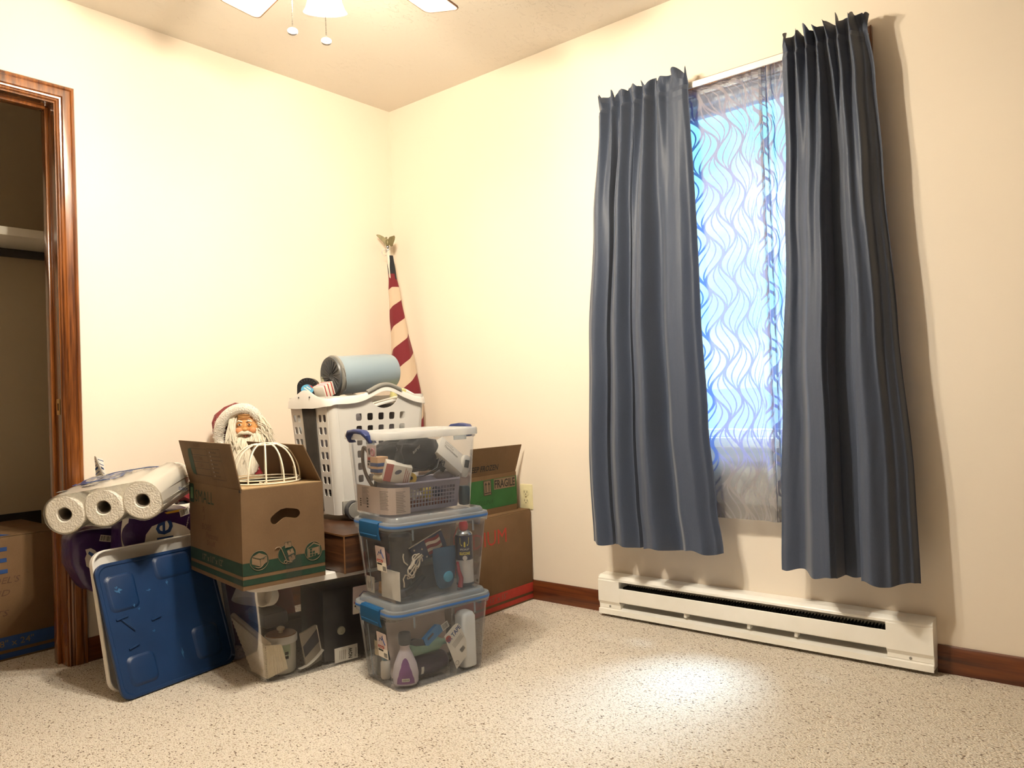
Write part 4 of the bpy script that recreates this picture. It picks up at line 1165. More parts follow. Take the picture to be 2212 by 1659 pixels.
rgt = Vector((-.10, .66, -.75)).normalized(); nn = Vector((.86, .25, .42)).normalized(); rgt = (rgt - nn * rgt.dot(nn)).normalized(); upv = nn.cross(rgt)
mm = fr((.062, .106, .172), rgt, upv)
ob('carton', G().box((0, 0, 0), (.118, .078, .032), .001, mm), M('white_carton', '#ece9e2', .5, var=(12, '#e4e1da')), th)
text(th, 'Thermometer', .066, .010, mm @ T(-.040, .006, .0165), BLACKINK); text(th, 'FeverMed', .040, .006, mm @ T(-.040, .020, .0165), LINES); text(th, 'infrared', .034, .005, mm @ T(-.040, .029, .0165), LINES)
hs = FA.thing('phone_handset', 'white cordless handset upright at the far end of the top tote', 'handset', .078, .150, .100, rot=None)
mm = RX(-14)
ob('shell', G().loft([at_z(rr(w_, d_, .008), z) for w_, d_, z in ((.018, .022, 0), (.024, .030, .006), (.024, .034, .05), (.020, .028, .070), (.012, .018, .075))], True, True, m=mm), WHITEP, hs)
ob('screen', G().box((.0125, 0, .046), (.002, .018, .026), .0008, mm), DGREY, hs)
g = G(); g.loft([at_z(rr(.030, .026, .008), 0), at_z(rr(.036, .032, .010), .004), at_z(rr(.036, .032, .010), .058), at_z(rr(.028, .024, .008), .064)], True, True)
tag(ob('speaker_dock', g, M('dark_teal', '#2c3f47', .45, var=(10, '#32464e')), loc=FA.w(.086, .1485, .0075), rot=(0, 0, -11)), 'dark teal rounded gadget at the far corner of the top tote', 'gadget')
g = G(); g.ball((0, 0, 0), .030, 18, 10, (.8, 1.3, .6)); tag(ob('soap_dish', g, M('lavender_white', '#cfccda', .35, var=(10, '#c8c5d4')), loc=FA.w(.040, .098, .112), rot=(0, 0, -11)), 'smooth lavender-white oval case on top of the slotted basket', 'case')

# ================================================================ BIG CLEAR TOTE WITH WHITE LID
tt = FT.thing('large_tote', 'large smoky clear tote with white lid under the SMALL carton', 'tote', 0, 0, 0)
g = G(); g.loft([at_z(rr(.326, .482, .040), .001), at_z(rr(.340, .496, .046), .006), at_z(rr(.348, .504, .048), .03), at_z(rr(.404, .558, .056), .310), at_z(rr(.414, .568, .058), .314)], True, False)
ob('body', g, CLEARBIG, tt, sharp=30)
g = G(); g.loft([at_z(rr(.440, .594, .062), .3145), at_z(rr(.444, .598, .062), .316), at_z(rr(.438, .590, .058), .334), at_z(rr(.428, .580, .052), .3375), at_z(rr(.39, .54, .05), .3375), at_z(rr(.38, .53, .046), .3345)], False, True)
ob('lid', g, WHITEP, tt, sharp=30)
sticker(tt, fr((.1905, .060, .170), (0, 1, 0), (.085, 0, 1)), .12, .098)

cn = FT.thing('canister', 'white canister with brown wooden lid and green label in the large tote', 'canister', .090, -.160, .0075, -30)
ob('body', G().lathe([(.044, 0), (.047, .005), (.050, .104)], 28), M('canister_white', '#c9c5b8', .45, var=(10, '#c0bcae')), cn)
ob('rim_band', G().lathe([(.0535, .100), (.0545, .103), (.0545, .121), (.052, .124)], 28), WHITEP, cn)
ob('wooden_lid', G().lathe([(.0515, .124), (.050, .127), (.004, .129)], 28), wood('canister_lid_wood', '#6e4426', '#7f5230', '#8c5d38', scale=(30, 4, 4), coat=.1), cn)
ob('knob', G().lathe([(.008, .128), (.0075, .134), (.013, .139), (.0135, .145), (.008, .149)], 18), M('knob_cream', '#c5b799', .4, var=(20, '#ccbfa2')), cn)
g = G(); g.grid(lambda u, v: ((.0478 + .05 * .0 + .0025 * v) * math.cos(R(-44 + 88 * u)), (.0478 + .0025 * v) * math.sin(R(-44 + 88 * u)), .045 + .052 * v), 14, 2); lb = ob('label', g, M('pale_green_label', '#9fae8d', .6, var=(14, '#a8b796')), cn, sharp=None)
g = G()
for i in range(2): g.grid(lambda u, v: ((.0492) * math.cos(R(22 + 14 * u)), .0492 * math.sin(R(22 + 14 * u)), .050 + .014 * i + .010 * v), 3, 1)
ob('label_print', g, BLACKINK, lb, sharp=None)
WAF = M('waffle_cloth', '#dccfb6', .9, var=(40, '#e4d8c0'))
cl = FT.thing('waffle_cloth', 'folded beige waffle cloth pressed against the near corner of the large tote', 'cloth', 0, 0, 0)
P00, P10, P11, P01 = Vector((.020, -.238, .006)), Vector((.150, -.234, .012)), Vector((.166, -.243, .128)), Vector((-.145, -.250, .165))
g = G(); g.grid(lambda u, v: tuple((P00 * (1 - u) + P10 * u) * (1 - v) + (P01 * (1 - u) + P11 * u) * v + Vector((0, -.0012 * math.sin(u * 95) - .0012 * math.sin(v * 90), 0))), 110, 60); ob('fold', g, WAF, cl, sharp=None)
Q00, Q10, Q11, Q01 = Vector((.150, -.234, .012)), Vector((.164, -.168, .034)), Vector((.170, -.190, .120)), Vector((.166, -.243, .128))
g = G(); g.grid(lambda u, v: tuple((Q00 * (1 - u) + Q10 * u) * (1 - v) + (Q01 * (1 - u) + Q11 * u) * v + Vector((.0014 * math.sin(u * 62), 0, 0))), 60, 20); ob('fold', g, WAF, cl, sharp=None)
g = G(); g.tube([tuple(P11 * (1 - q) + P01 * q + Vector((-.004, .012, -.002))) for q in (0, .25, .5, .75, 1)], .009, 10); ob('folded_edge', g, WAF, cl)
g = G(); g.box((0, 0, 0), (.095, .440, .125), .03); tag(ob('dark_blanket', g, M('charcoal_blanket', '#332d28', .95, var=(20, '#3b342e'), bump=(60, .5)), loc=FT.w(-.105, .004, .071), rot=(0, 0, -11)), 'charcoal folded blanket along the rear of the large tote', 'blanket')
g = G(); g.lathe([(.018, 0), (.045, .012), (.066, .045), (.074, .085), (.071, .085), (.062, .046), (.042, .016)], 28, T(0, 0, 0) @ RX(160)); tag(ob('bowl', g, M('stoneware', '#d3cbbe', .45, var=(10, '#dad2c6')), loc=FT.w(-.075, -.172, .298), rot=(0, -20, -11)), 'upturned pale bowl high in the near left corner of the large tote', 'bowl')
g = G(); g.lathe([(.020, 0), (.030, .006), (.036, .05), (.033, .05), (.027, .008)], 22, RX(75)); tag(ob('cup', g, M('stoneware_cup', '#d6cfc3', .45, var=(10, '#ddd6ca')), loc=FT.w(.105, -.190, .268), rot=(0, 10, 15)), 'pale cup lying on its side beside the upturned bowl', 'cup')
g = G(); g.box((0, 0, 0), (.22, .085, .050), .012); tag(ob('grey_case', g, M('slate_case', '#484a52', .55, var=(10, '#50525a')), loc=FT.w(-.055, -.148, .164), rot=(4, -4, -17)), 'slate grey flat case lying under the bowl in the large tote', 'case')
tb = FT.thing('framed_card', 'pale framed card with a dark band leaning in the large tote', 'card', .120, -.056, .008, 0)
mm = fr((0, 0, 0), (-.25, .96, .20), (.06, -.16, 1))
ob('board', G().box((0, .068, 0), (.070, .130, .008), .002, mm), M('card_buff', '#a89f90', .6, var=(14, '#b0a798')), tb)
ob('dark_band', G().flat([(-.034, .045), (.034, .07), (.034, .118), (-.034, .085)], mm @ T(0, 0, .0045)), M('band_navy', '#2f3040', .6), tb, sharp=None)
ob('edge_strip', G().box((.036, .065, 0), (.004, .130, .012), .001, mm), PAPER, tb)
sp_ = FT.thing('bookshelf_speaker', 'black speaker box with round white knob in the large tote', 'speaker', .041, .085, .009)
ob('cabinet', G().box((0, 0, .125), (.19, .22, .25), .006), BLACK, sp_)
ob('knob', G().lathe([(.013, 0), (.015, .002), (.014, .007), (.006, .008), (.005, .005)], 22, fr((.0955, -.045, .100), (0, 1, 0), (0, 0, 1))), M('knob_bone', '#b5b096', .45, var=(20, '#bdb8a0')), sp_)
ob('knob', G().lathe([(.013, 0), (.015, .002), (.014, .007)], 22, fr((.0955, -.050, .030), (0, 1, 0), (0, 0, 1))), DGREY, sp_)
nw = FT.thing('printed_leaflet', 'white leaflet lettered NOW at the bottom of the large tote', 'leaflet', .163, .045, .007)
ob('sheet', G().box((0, 0, .026), (.0015, .088, .050)), PAPER, nw)
mm = fr((.0012, 0, 0), (0, .05, 1), (0, -1, .05))
text(nw, 'NOW', .036, .016, mm @ T(.008, -.022, 0), BLACKINK, bold=.04); text(nw, 'Please', .030, .007, mm @ T(.010, -.038, 0), BLACKINK)
g = G()
for i in range(4): g.flat(rect(.008, .004 + .007 * i, .040, .006 + .007 * i), mm)
ob('print_lines', g, LINES, nw, sharp=None)
g = G(); g.grid(lambda u, v: (.02 * v, .09 * u - .045, .006 + .05 * (1 - u) ** 2 * 0 + .045 * u * u), 14, 3); tag(ob('white_strap', g, PAPER, loc=FT.w(.128, -.075, .008), rot=(0, 0, -11)), 'curved white plastic strap beside the canister in the large tote', 'strap')
# ================================================================ CARTONS
def open_carton_body(a, b, h, t=.004, hole=None):
    """four walls and a floor; front wall is +u, optional hand hole in it (x=v, y=z)"""
    g = G()
    vs, fs = plate([rect(-b / 2, 0, b / 2, h)] + ([hole] if hole else []), t)
    g.add(vs, fs, fr((a / 2 - t / 2, 0, 0), (0, 1, 0), (0, 0, 1)))
    vs, fs = plate([rect(-b / 2, 0, b / 2, h)], t); g.add(vs, fs, fr((-a / 2 + t / 2, 0, 0), (0, 1, 0), (0, 0, 1)))
    for s in (-1, 1): g.box((0, s * (b / 2 - t / 2), h / 2), (a - 2 * t, t, h))
    g.box((0, 0, t / 2), (a - 2 * t, b - 2 * t, t))
    return g


FS = Fr((.630, -1.245), -9, .3385)
A_, B_, HH = .468, .280, .313
sm = FS.thing('moving_carton', 'brown carton lettered SMALL with green stripes and flaps standing open', 'carton', 0, 0, 0)
cl_ = [(-.031, .208), (-.020, .216), (-.006, .224), (.008, .226), (.024, .223), (.041, .219)]
up_, dn_ = [], []
for i, (x, y) in enumerate(cl_):
    x0, y0 = cl_[max(i - 1, 0)]; x1, y1 = cl_[min(i + 1, len(cl_) - 1)]; dx, dy = x1 - x0, y1 - y0; l = math.hypot(dx, dy)
    up_.append((x - dy / l * .0150, y + dx / l * .0150)); dn_.append((x + dy / l * .0150, y - dx / l * .0150))


def cap_arc(c, p0, n=6):
    a0 = math.atan2(p0[1] - c[1], p0[0] - c[0]); return [(c[0] + .0150 * math.cos(a0 + PI * i / n), c[1] + .0150 * math.sin(a0 + PI * i / n)) for i in range(1, n)]


hole = dn_ + cap_arc(cl_[-1], dn_[-1]) + up_[::-1] + cap_arc(cl_[0], up_[0])
ob('body', open_carton_body(A_, B_, HH, .004, hole), CARD, sm, sharp=None)
# flaps: front and rear folded shut, left up and leaning out, back leaning in
g = G(); g.box((A_ / 2 - .068, 0, HH + .0015), (.134, B_ - .012, .003)); ob('flap', g, CARDLIT, sm)
g = G(); g.box((-A_ / 2 + .060, 0, HH + .0015), (.118, B_ - .012, .003)); ob('flap', g, CARDLIT, sm)
mL = fr((0, -B_ / 2 + .002, HH), (1, 0, 0), (.04, -.030, .145))
fl = ob('flap', G().prism([(-A_ / 2 + .002, 0), (A_ / 2 - .004, 0), (A_ / 2 - .004, .149), (-A_ / 2 - .010, .152), (-A_ / 2 - .006, .10)], mL @ T(0, 0, -.0035), .0035), CARD, sm)
mB = fr((0, B_ / 2 - .002, HH), (1, 0, 0), (0, -.062, .128))
ob('flap', G().prism([(-A_ / 2 + .004, 0), (A_ / 2 - .002, 0), (A_ / 2 - .002, .142), (-A_ / 2 + .004, .145)], mB, .0035), CARD, sm)
mF = fr((0, -B_ / 2 - .0006, 0), (1, 0, 0), (0, 0, 1)); mR = fr((A_ / 2 + .0006, 0, 0), (0, 1, 0), (0, 0, 1))
for mm, hw_ in ((mF, A_ / 2), (mR, B_ / 2)):
    decal(sm, rect(-hw_, .044, hw_, .084), mm, GREENINK, 'stripe'); decal(sm, rect(-hw_, .014, hw_, .033), mm, GREENINK, 'stripe')
mF2 = mF @ T(0, 0, .0005); mR2 = mR @ T(0, 0, .0005)
decal(sm, rr(.045, .066, .008, 4, -.205, .276), mF, GREENINK, 'logo_block')
decal(sm, rr(.024, .040, .004, 3, -.205, .276), mF2, M('faded_green', '#5b7f5c', .7, var=(20, '#648865')), 'logo_block_inner')
text(sm, 'SMALL', .176, .042, mF @ T(-.172, .248, 0), GREENINK)
text(sm, '17" x 11" x 12"', .185, .022, mF2 @ T(-.112, .053, 0), TANINK)
for s, w_, h_, x, y in (('R', .016, .020, -.100, .215), ('J', .014, .018, -.098, .190), ('BOBS', .085, .020, -.112, .158), ('Personal', .110, .020, -.074, .132), ('Stuff', .080, .018, -.070, .108)):
    text(sm, s, w_, h_, mF @ T(x, y, 0), PENINK, 'handwriting', shear=.12)
# printed form on the raised flap
mP = mL @ T(0, 0, .0006)
ob('form_tab', G().flat([(-.165, .035), (-.135, .030), (-.135, .128), (-.165, .124), (-.176, .10), (-.176, .055)], mP), GREENINK, fl, sharp=None)
g = G()
for y in (.032, .056, .080, .104, .126): g.flat(rect(-.135, y, .010, y + .0012), mP @ T(0, 0, .0004))
for x in (-.135, .010, .018, .130): g.flat(rect(x, .024, x + .0012, .128), mP @ T(0, 0, .0004))
for y in (.024, .128): g.flat(rect(.018, y, .131, y + .0012), mP @ T(0, 0, .0004))
ob('form_lines', g, BLACKINK, fl, sharp=None)
for i, s in enumerate(('Kitchen', 'Living Room', 'Dining Room', 'Master', 'Bedroom', 'Attic', 'Garage')):
    text(fl, s, .011 * len(s) * .62, .0065, mP @ T(.050, .114 - .0135 * i, .0005), BLACKINK)
    ob('check_box', G().flat(rect(.036, .114 - .0135 * i, .041, .119 - .0135 * i), mP @ T(0, 0, .0004)), GREYP, fl, sharp=None)
text(fl, 'BOBS', .060, .012, mP @ T(-.100, .134, .0004), PENINK, 'handwriting', shear=.1); text(fl, 'PERSONAL', .085, .013, mP @ T(-.120, .086, .0004), PENINK, 'handwriting'); text(fl, 'STUFF', .055, .013, mP @ T(-.105, .061, .0004), PENINK, 'handwriting')
# three round pictograms on the front wall
for k, (x, y) in enumerate(((-.087, .087), (.006, .092), (.098, .088))):
    decal(sm, circ(.0315, 30, x, y), mR @ T(0, 0, .0003), GREENINK, 'pictogram_disc')
    ob('pictogram_ring', G().tube([(px_, py_, 0) for px_, py_ in circ(.0305, 30, x, y)], .0007, 4, True, mR @ T(0, 0, .0008)), TANINK, sm)
    g = G(); o2 = mR @ T(x, y, .0010); ln = G(); o3 = mR @ T(x, y, .0014)
    if k == 0:
        g.flat([(-.024, -.008), (-.024, .014), (.0, .024), (.026, .012), (.026, -.008), (.004, -.020)], o2)
        ln.tube([(-.024, .014, 0), (.003, .004, 0), (.026, .012, 0)], .0007, 4, m=o3).tube([(.003, .004, 0), (.004, -.020, 0)], .0007, 4, m=o3).tube([(.012, .004, 0), (.018, .006, 0)], .0011, 4, m=o3)
        ar = G().tube([(-.014 + .034 * q, -.018 - .010 * math.sin(PI * q) + .012 * q, 0) for q in [i / 8 for i in range(9)]], .0011, 4, m=o3); ob('pictogram_arrow', ar, TANINK, sm)
    elif k == 1:
        for (bx, by, r_) in ((.004, .030, 4), (.012, .006, 18), (.016, -.014, 20)):
            mb = o2 @ T(bx, by, 0) @ RZ(r_); g.flat(rect(-.011, -.009, .011, .009), mb); ln.tube([(0, .009, .0004), (0, .001, .0004)], .0009, 4, m=mb).tube([(-.011, -.009, .0004), (.011, -.009, .0004), (.011, .009, .0004), (-.011, .009, .0004)], .0006, 4, True, mb)
        tr_ = G().tube([(-.040, .022, 0), (-.034, .027, 0), (-.024, .026, 0), (-.018, .018, 0), (-.002, -.022, 0), (.016, -.028, 0)], .0014, 4, m=o3).tube([(a, b, 0) for a, b in circ(.005, 12, -.006, -.024)], .0012, 4, True, o3); ob('pictogram_trolley', tr_, TANINK, sm)
    else:
        g.flat([(-.022, -.020), (-.022, .012), (.002, .028), (.024, .018), (.024, -.014)], o2)
        ln.flat([(-.018, .012), (.002, .024), (.020, .016), (.020, .013), (-.018, .009)], o3)
        for (i, j) in ((0, 0), (1, 0), (2, 0), (0, 1), (1, 1), (0, 2)): ln.flat(rect(-.013 + .010 * i, -.016 + .009 * j, -.005 + .010 * i, -.009 + .009 * j), o3)
        ln.tube([(-.019, -.018, 0), (-.019, .010, 0)], .0008, 4, m=o3).tube([(.021, -.013, 0), (.021, .014, 0)], .0008, 4, m=o3)
    ob('pictogram', g, TANINK, sm, sharp=None); ob('pictogram_lines', ln, GREENINK, sm, sharp=None)
TAPE = clear('clear_packing_tape', '#fbf7f0', .05, gloss=.25, rough=.2)
ob('packing_tape', G().flat(rect(.0, .0, .055, .095), mR @ T(0, 0, .0018)), TAPE, sm, sharp=None); ob('packing_tape', G().flat(rect(.165, .0, .225, .042), mF @ T(0, 0, .0018)), TAPE, sm, sharp=None)
ob('edge_slot', G().box((A_ / 2 - .006, -B_ / 2 + .001, HH - .004), (.012, .004, .008)), BLACKINK, sm)

# wire dome on top
WIRE = M('cream_coated_wire', '#ece4d0', .4, var=(30, '#e4dbc5'))
dm = FS.thing('wire_dome', 'cream wire hanging-basket dome upside down on the SMALL carton', 'wire basket', .088, .006, HH + .0065)
Rd = .112
ob('base_ring', G().tube([(x, y, 0) for x, y in circ(Rd, 40)], .0030, 8, True), WIRE, dm)
ob('base_ring', G().tube([(x * .965, y * .965, .011) for x, y in circ(Rd, 40)], .0022, 8, True), WIRE, dm)
ob('top_ring', G().tube([(x, y, .124) for x, y in circ(.044, 28)], .0024, 8, True), WIRE, dm)
for k in range(12):
    a = 2 * PI * k / 12 + .13; pts = []
    for i in range(11):
        q = PI / 2 * i / 10; r_ = Rd * max(0., math.cos(q)) ** .72; z = .128 * math.sin(q) ** .95
        if r_ < .022 and k % 3: break
        pts.append((r_ * math.cos(a), r_ * math.sin(a), z))
    ob('rib', G().tube(pts, .0027, 7), WIRE, dm)
g = G(); q = [(Rd * math.cos(-.6 + .02 * i) + .003 * math.sin(i * 1.9), Rd * math.sin(-.6 + .02 * i) + .003 * math.cos(i * 1.9), .004 * math.sin(i * .8) + .003) for i in range(14)]; ob('twist_wire', G().tube(q, .0014, 6), WIRE, dm)

# wooden box under the hamper
FWD = Fr((.721, -.832), -8, .3385)
WAL = wood('dark_walnut_veneer', '#2c1a0f', '#452a18', '#573720', scale=(2.2, 2.2, 34), rough=.4, coat=.2)
wx = FWD.thing('wooden_box', 'dark wood-grained box on the white tote lid beneath the laundry hamper', 'box', 0, 0, 0)
ob('body', G().box((0, 0, .064), (.494, .474, .126), .001), WAL, wx); ob('top_panel', G().box((0, 0, .1285), (.50, .48, .003), .001), WAL, wx)
LE = M('worn_wood_edge', '#6d4a2c', .5, var=(40, '#7a5534'))
for s in ((1, -1), (1, 1), (-1, -1)): ob('edge_strip', G().box((s[0] * .2472, s[1] * .2372, .063), (.004, .004, .124)), LE, wx)
ob('edge_strip', G().box((.2485, 0, .1275), (.003, .478, .005)), LE, wx); ob('edge_strip', G().box((0, -.2385, .1275), (.498, .003, .005)), LE, wx)

# MEDIUM and FRAGILE cartons by the window wall
md = thing('moving_carton', 'brown carton lettered MEDIUM with red stripes against the window wall', 'carton', (.642, -.264, 0))
ob('body', G().box((0, 0, .2015), (.450, .510, .403), .004), CARD2, md)
ob('flap', G().box((.112, 0, .4045), (.220, .508, .003), .001), CARD2, md); ob('flap', G().box((-.112, 0, .4045), (.220, .508, .003), .001), CARD2, md)
mm = fr((.2256, 0, 0), (0, 1, 0), (0, 0, 1))
text(md, 'MEDIUM', .330, .062, mm @ T(-.250, .286, 0), REDINK)
decal(md, rect(-.254, .038, .254, .078), mm, REDINK, 'stripe'); decal(md, rect(-.254, .008, .254, .027), mm, REDINK, 'stripe')
text(md, '18" x 13" x 15"', .19, .022, mm @ T(-.118, .047, .0005), TANINK)
GRN = M('carton_green', '#1e5624', .65, var=(14, '#235e2a'))
fg = thing('frozen_food_carton', 'green and brown carton lettered FRAGILE with its flap up, on the MEDIUM carton', 'carton', (.635, -.206, .4065))
ob('body', open_carton_body(.370, .318, .170), CARD2, fg, sharp=None)
mm = fr((.1856, 0, 0), (0, 1, 0), (0, 0, 1)); m2 = mm @ T(0, 0, .0005); m3 = mm @ T(0, 0, .001)
decal(fg, rect(-.159, .026, .159, .152), mm, GRN, 'green_panel')
decal(fg, rect(.004, .104, .150, .150), m2, TANINK, 'word_panel'); text(fg, 'FRAGILE', .138, .036, m3 @ T(.008, .109, 0), BLACKINK, bold=.02)
decal(fg, rect(-.064, .086, -.014, .150), m2, TANINK, 'arrow_panel')
g = G(); g.tube([(-.062, .088, 0), (-.016, .088, 0), (-.016, .148, 0), (-.062, .148, 0)], .0012, 4, True, m3)
for x in (-.049, -.029): g.flat([(x - .002, .100), (x + .002, .100), (x + .002, .130), (x + .007, .130), (x, .143), (x - .007, .130), (x - .002, .130)], m3)
g.flat(rect(-.058, .093, -.020, .097), m3); ob('arrows_up', g, BLACKINK, fg, sharp=None)
text(fg, 'CELLINA', .115, .020, m2 @ T(-.118, .046, 0), M('marker_green', '#1c4a20', .7), 'handwriting', shear=.25)
mf = fr((.183, 0, .170), (0, 1, 0), (.030, 0, .120))
fo = ob('flap', G().prism([(-.158, 0), (.157, 0), (.172, .124), (-.165, .126)], mf @ T(0, 0, -.0035), .0035), CARD2, fg)
text(fo, 'KEEP FROZEN', .190, .026, mf @ T(-.160, .020, .0005), BLACKINK, bold=.02)
mb = fr((-.183, 0, .170), (0, 1, 0), (-.09, 0, .10)); ob('flap', G().prism([(-.158, 0), (.157, 0), (.157, .124), (-.158, .124)], mb, .0035), CARD2, fg)
ob('tape_tail', G().grid(lambda u, v: (.17 + .012 * math.sin(6 * u) - .03 * v, .160 + .022 * u, .010 + .05 * v + .01 * math.sin(5 * u)), 8, 6), TAPE, fg)

# ================================================================ LAUNDRY HAMPER
FH = Fr((.559, -.725), -7, .4690)
hm = FH.thing('laundry_hamper', 'white slotted laundry hamper on wheels loaded to the rim, in the corner', 'laundry hamper', 0, 0, 0)
HW = M('hamper_white', '#dcdad6', .4, var=(6, '#d5d3cf'))


def rim_z(x, y):
    """height of the wavy rim above the box top, per direction round the hamper"""
    e = math.exp(-((x + .01) / .085) ** 2); f = math.exp(-((y - .02) / .085) ** 2)
    if abs(y) / .23 > abs(x) / .18: return .458 + .038 * e
    return .462 + .046 * f - .012 * (y > .12) * min(1, (y - .12) / .1)


def panel(name, c00, c10, c11, c01, loops, mat, t=.003):
    """plate in unit square mapped to a quad"""
    vs, fs = plate(loops, .02)
    P = [Vector(c) for c in (c00, c10, c11, c01)]
    nn_ = (P[1] - P[0]).cross(P[3] - P[0]).normalized()
    out = []
    for x, y, z in vs:
        p = (P[0] * (1 - x) + P[1] * x) * (1 - y) + (P[3] * (1 - x) + P[2] * x) * y
        out.append(tuple(p + nn_ * (z / .01) * t / 2))
    return ob(name, G().add(out, fs), mat, hm, sharp=None)


zb, zt = .022, .470
bu, bv, tu, tv, ch = .146, .186, .170, .220, .028


def sq(x0, y0, w_, h_): return rr(w_, h_, min(w_, h_) * .22, 2, x0 + w_ / 2, y0 + h_ / 2)


# front (+u) and rear walls: rows of slots and a grip opening
fh = [sq(.20 + .135 * i, .155 + .105 * j, .070, .062) for i in range(5) for j in range(7)]
top_line = [(1 - i / 16, 1.0 + (.085 * math.exp(-(((1 - i / 16) - .545) / .19) ** 2))) for i in range(17)]
grip = [(.545 + .165 * math.cos(a), .985 + .10 * math.sin(a)) for a in [PI + PI * i / 12 for i in range(13)]] + [(.545 + .165 * math.cos(a), .985 + .048 * math.sin(a)) for a in [PI * i / 8 for i in range(1, 8)]]
panel('front_wall', (bu, -bv + ch, zb), (bu, bv - ch, zb), (tu, tv - ch, zt), (tu, -tv + ch, zt), [[(0, 0), (1, 0)] + top_line, grip] + fh, HW)
panel('rear_wall', (-bu, bv - ch, zb), (-bu, -bv + ch, zb), (-tu, -tv + ch, zt), (-tu, tv - ch, zt), [rect(0, 0, 1, 1)] + fh, HW)
eh = [sq(x, .155 + .105 * j, .085, .062) for x in (.035, .155, .745, .865) for j in range(7)]
for s, nm in ((-1, 'end_wall'), (1, 'end_wall')):
    c = [(-bu + ch, s * bv, zb), (bu - ch, s * bv, zb), (tu - ch, s * tv, zt), (-tu + ch, s * tv, zt)]
    if s > 0: c = [c[1], c[0], c[3], c[2]]
    panel(nm, *c, [rect(0, 0, 1, 1.0)] + eh, HW)
# rounded corners
for su, sv in ((1, -1), (1, 1), (-1, 1), (-1, -1)):
    rings = []
    for (uu, vv_, z) in ((bu, bv, zb), (tu, tv, zt)):
        rings.append([(su * (uu - ch + ch * math.sin(PI / 2 * i / 6)), sv * (vv_ - ch + ch * math.cos(PI / 2 * i / 6)), z) for i in range(7)])
    ob('corner', G().loft(rings, closed=False), HW, hm)
ob('floor', G().loft([at_z(rr(2 * bu, 2 * bv, ch), zb), at_z(rr(2 * bu, 2 * bv, ch), zb + .004)], True, True), HW, hm)
# dark ribbed inset in the near end
RIB = M('ribbed_charcoal', '#3b3835', .5, var=(30, '#443f3b'))
rp = G(); n = 11
for i in range(n):
    x0 = -.046 + .092 * i / (n - 1)
    rp.tube([(x0 * .80 + .006, -bv - .0035, zb + .01), (x0 + .006, -tv - .0045, zt - .012)], .0040, 6)
ob('ribbed_inset', rp, RIB, hm)
# wavy rim
n = 120; out = []; per0 = rr(.360, .460, .055, 10); per = []
for i_ in range(len(per0)):
    (xa, ya), (xb, yb) = per0[i_], per0[(i_ + 1) % len(per0)]
    k_ = max(1, int(math.hypot(xb - xa, yb - ya) / .009))
    per += [(xa + (xb - xa) * q / k_, ya + (yb - ya) * q / k_) for q in range(k_)]
rings = [[], [], [], [], []]
for (x, y) in per:
    z = rim_z(x, y); sx_, sy_ = x / .180, y / .230
    lip = .046 * math.exp(-((x + .01) / .10) ** 2) * (1 if abs(y) > .2 else 0) + .017
    rings[0].append((x * .945, y * .955, z - .012)); rings[1].append((x * .955, y * .965, z + .001)); rings[2].append((x * .985, y * .988, z + .002)); rings[3].append((x, y, z - .004)); rings[4].append((x * 1.012, y * 1.010, z - .006 - lip))
ob('rim', G().loft(rings), HW, hm, sharp=60)
gp = [(.176, -.065 + .155 * i / 12, rim_z(.176, -.065 + .155 * i / 12) + .0015) for i in range(13)]
ob('grip', G().tube(gp, .0095, 10), GREYP, hm)
gp2 = [(-.176, y, rim_z(-.176, y) + .0015) for _, y, _ in gp]; ob('grip', G().tube(gp2, .0095, 10), GREYP, hm)
for x in (-.05, .035): ob('rim_rivet', G().ball((x, -.2315, .470), .0035, 8, 6), DGREY, hm)
for u in (.164, -.164):
    wl = ob('wheel', G().lathe([(.020, -.013), (.0355, -.011), (.0375, -.006), (.0375, .006), (.0355, .011), (.020, .013)], 30, T(u, -.132, .0380) @ RY(90)), DGREY, hm)
    q_ = 1 if u > 0 else -1
    ob('hub', G().lathe([(.030, 0), (.029, .002), (.012, .003), (.004, .0035)], 24, T(u + q_ * .0125, -.132, .0380) @ RY(90 * q_)), GREYP, wl)
    ob('wheel_fork', G().box((u - q_ * .012, -.150, .050), (.012, .045, .050), .004), GREYP, hm)
    ob('foot', G().box((q_ * .095, .13, .012), (.03, .03, .022), .003), HW, hm)

# ---- load of the hamper
PAIL = M('grey_blue_plastic', '#8fa0ac', .32, var=(5, '#889aa6'))
PLID = M('dark_pail_lid', '#474a4d', .4, var=(12, '#505356'))
pl = FH.thing('waste_pail', 'grey-blue round pail with a dark lid lying on top of the hamper load', 'pail', -.010, -.098, .552, 0)
mm = RX(-90) @ RZ(0)
ob('body', G().lathe([(.080, 0), (.078, .02), (.074, .25), (.068, .275), (.05, .28)], 40, RX(-86)), PAIL, pl)
ob('rim_ring', G().lathe([(.078, -.006), (.0825, -.003), (.0825, .006), (.079, .009)], 40, RX(-86)), GREYP, pl)
lid_ = ob('lid', G().lathe([(.079, -.010), (.076, -.016), (.060, -.012), (.010, -.010)], 40, RX(-86)), PLID, pl)
for k in range(20): ob('lid_ridge', G().tube([(.014 * math.cos(2 * PI * k / 20), .014 * math.sin(2 * PI * k / 20), -.0115), (.066 * math.cos(2 * PI * k / 20 + .25), .066 * math.sin(2 * PI * k / 20 + .25), -.0145)], .0016, 5, m=RX(-86)), DGREY, lid_)
ob('bail', G().tube([(.082 * math.cos(a), .082 * math.sin(a), .004 + .012 * math.sin(a)) for a in [R(-20 + 10 * i) for i in range(8)]], .0016, 6, m=RX(-86)), CHROME, pl)
td = FH.thing('tape_dispenser', 'black arched gadget with a blue and red sticker at the hamper end', 'gadget', -.090, -.165, .462, 48)
arch = [(.040 * math.cos(PI * i / 16) * (1 if i else 1), .052 + .034 * math.sin(PI * i / 16)) for i in range(17)]
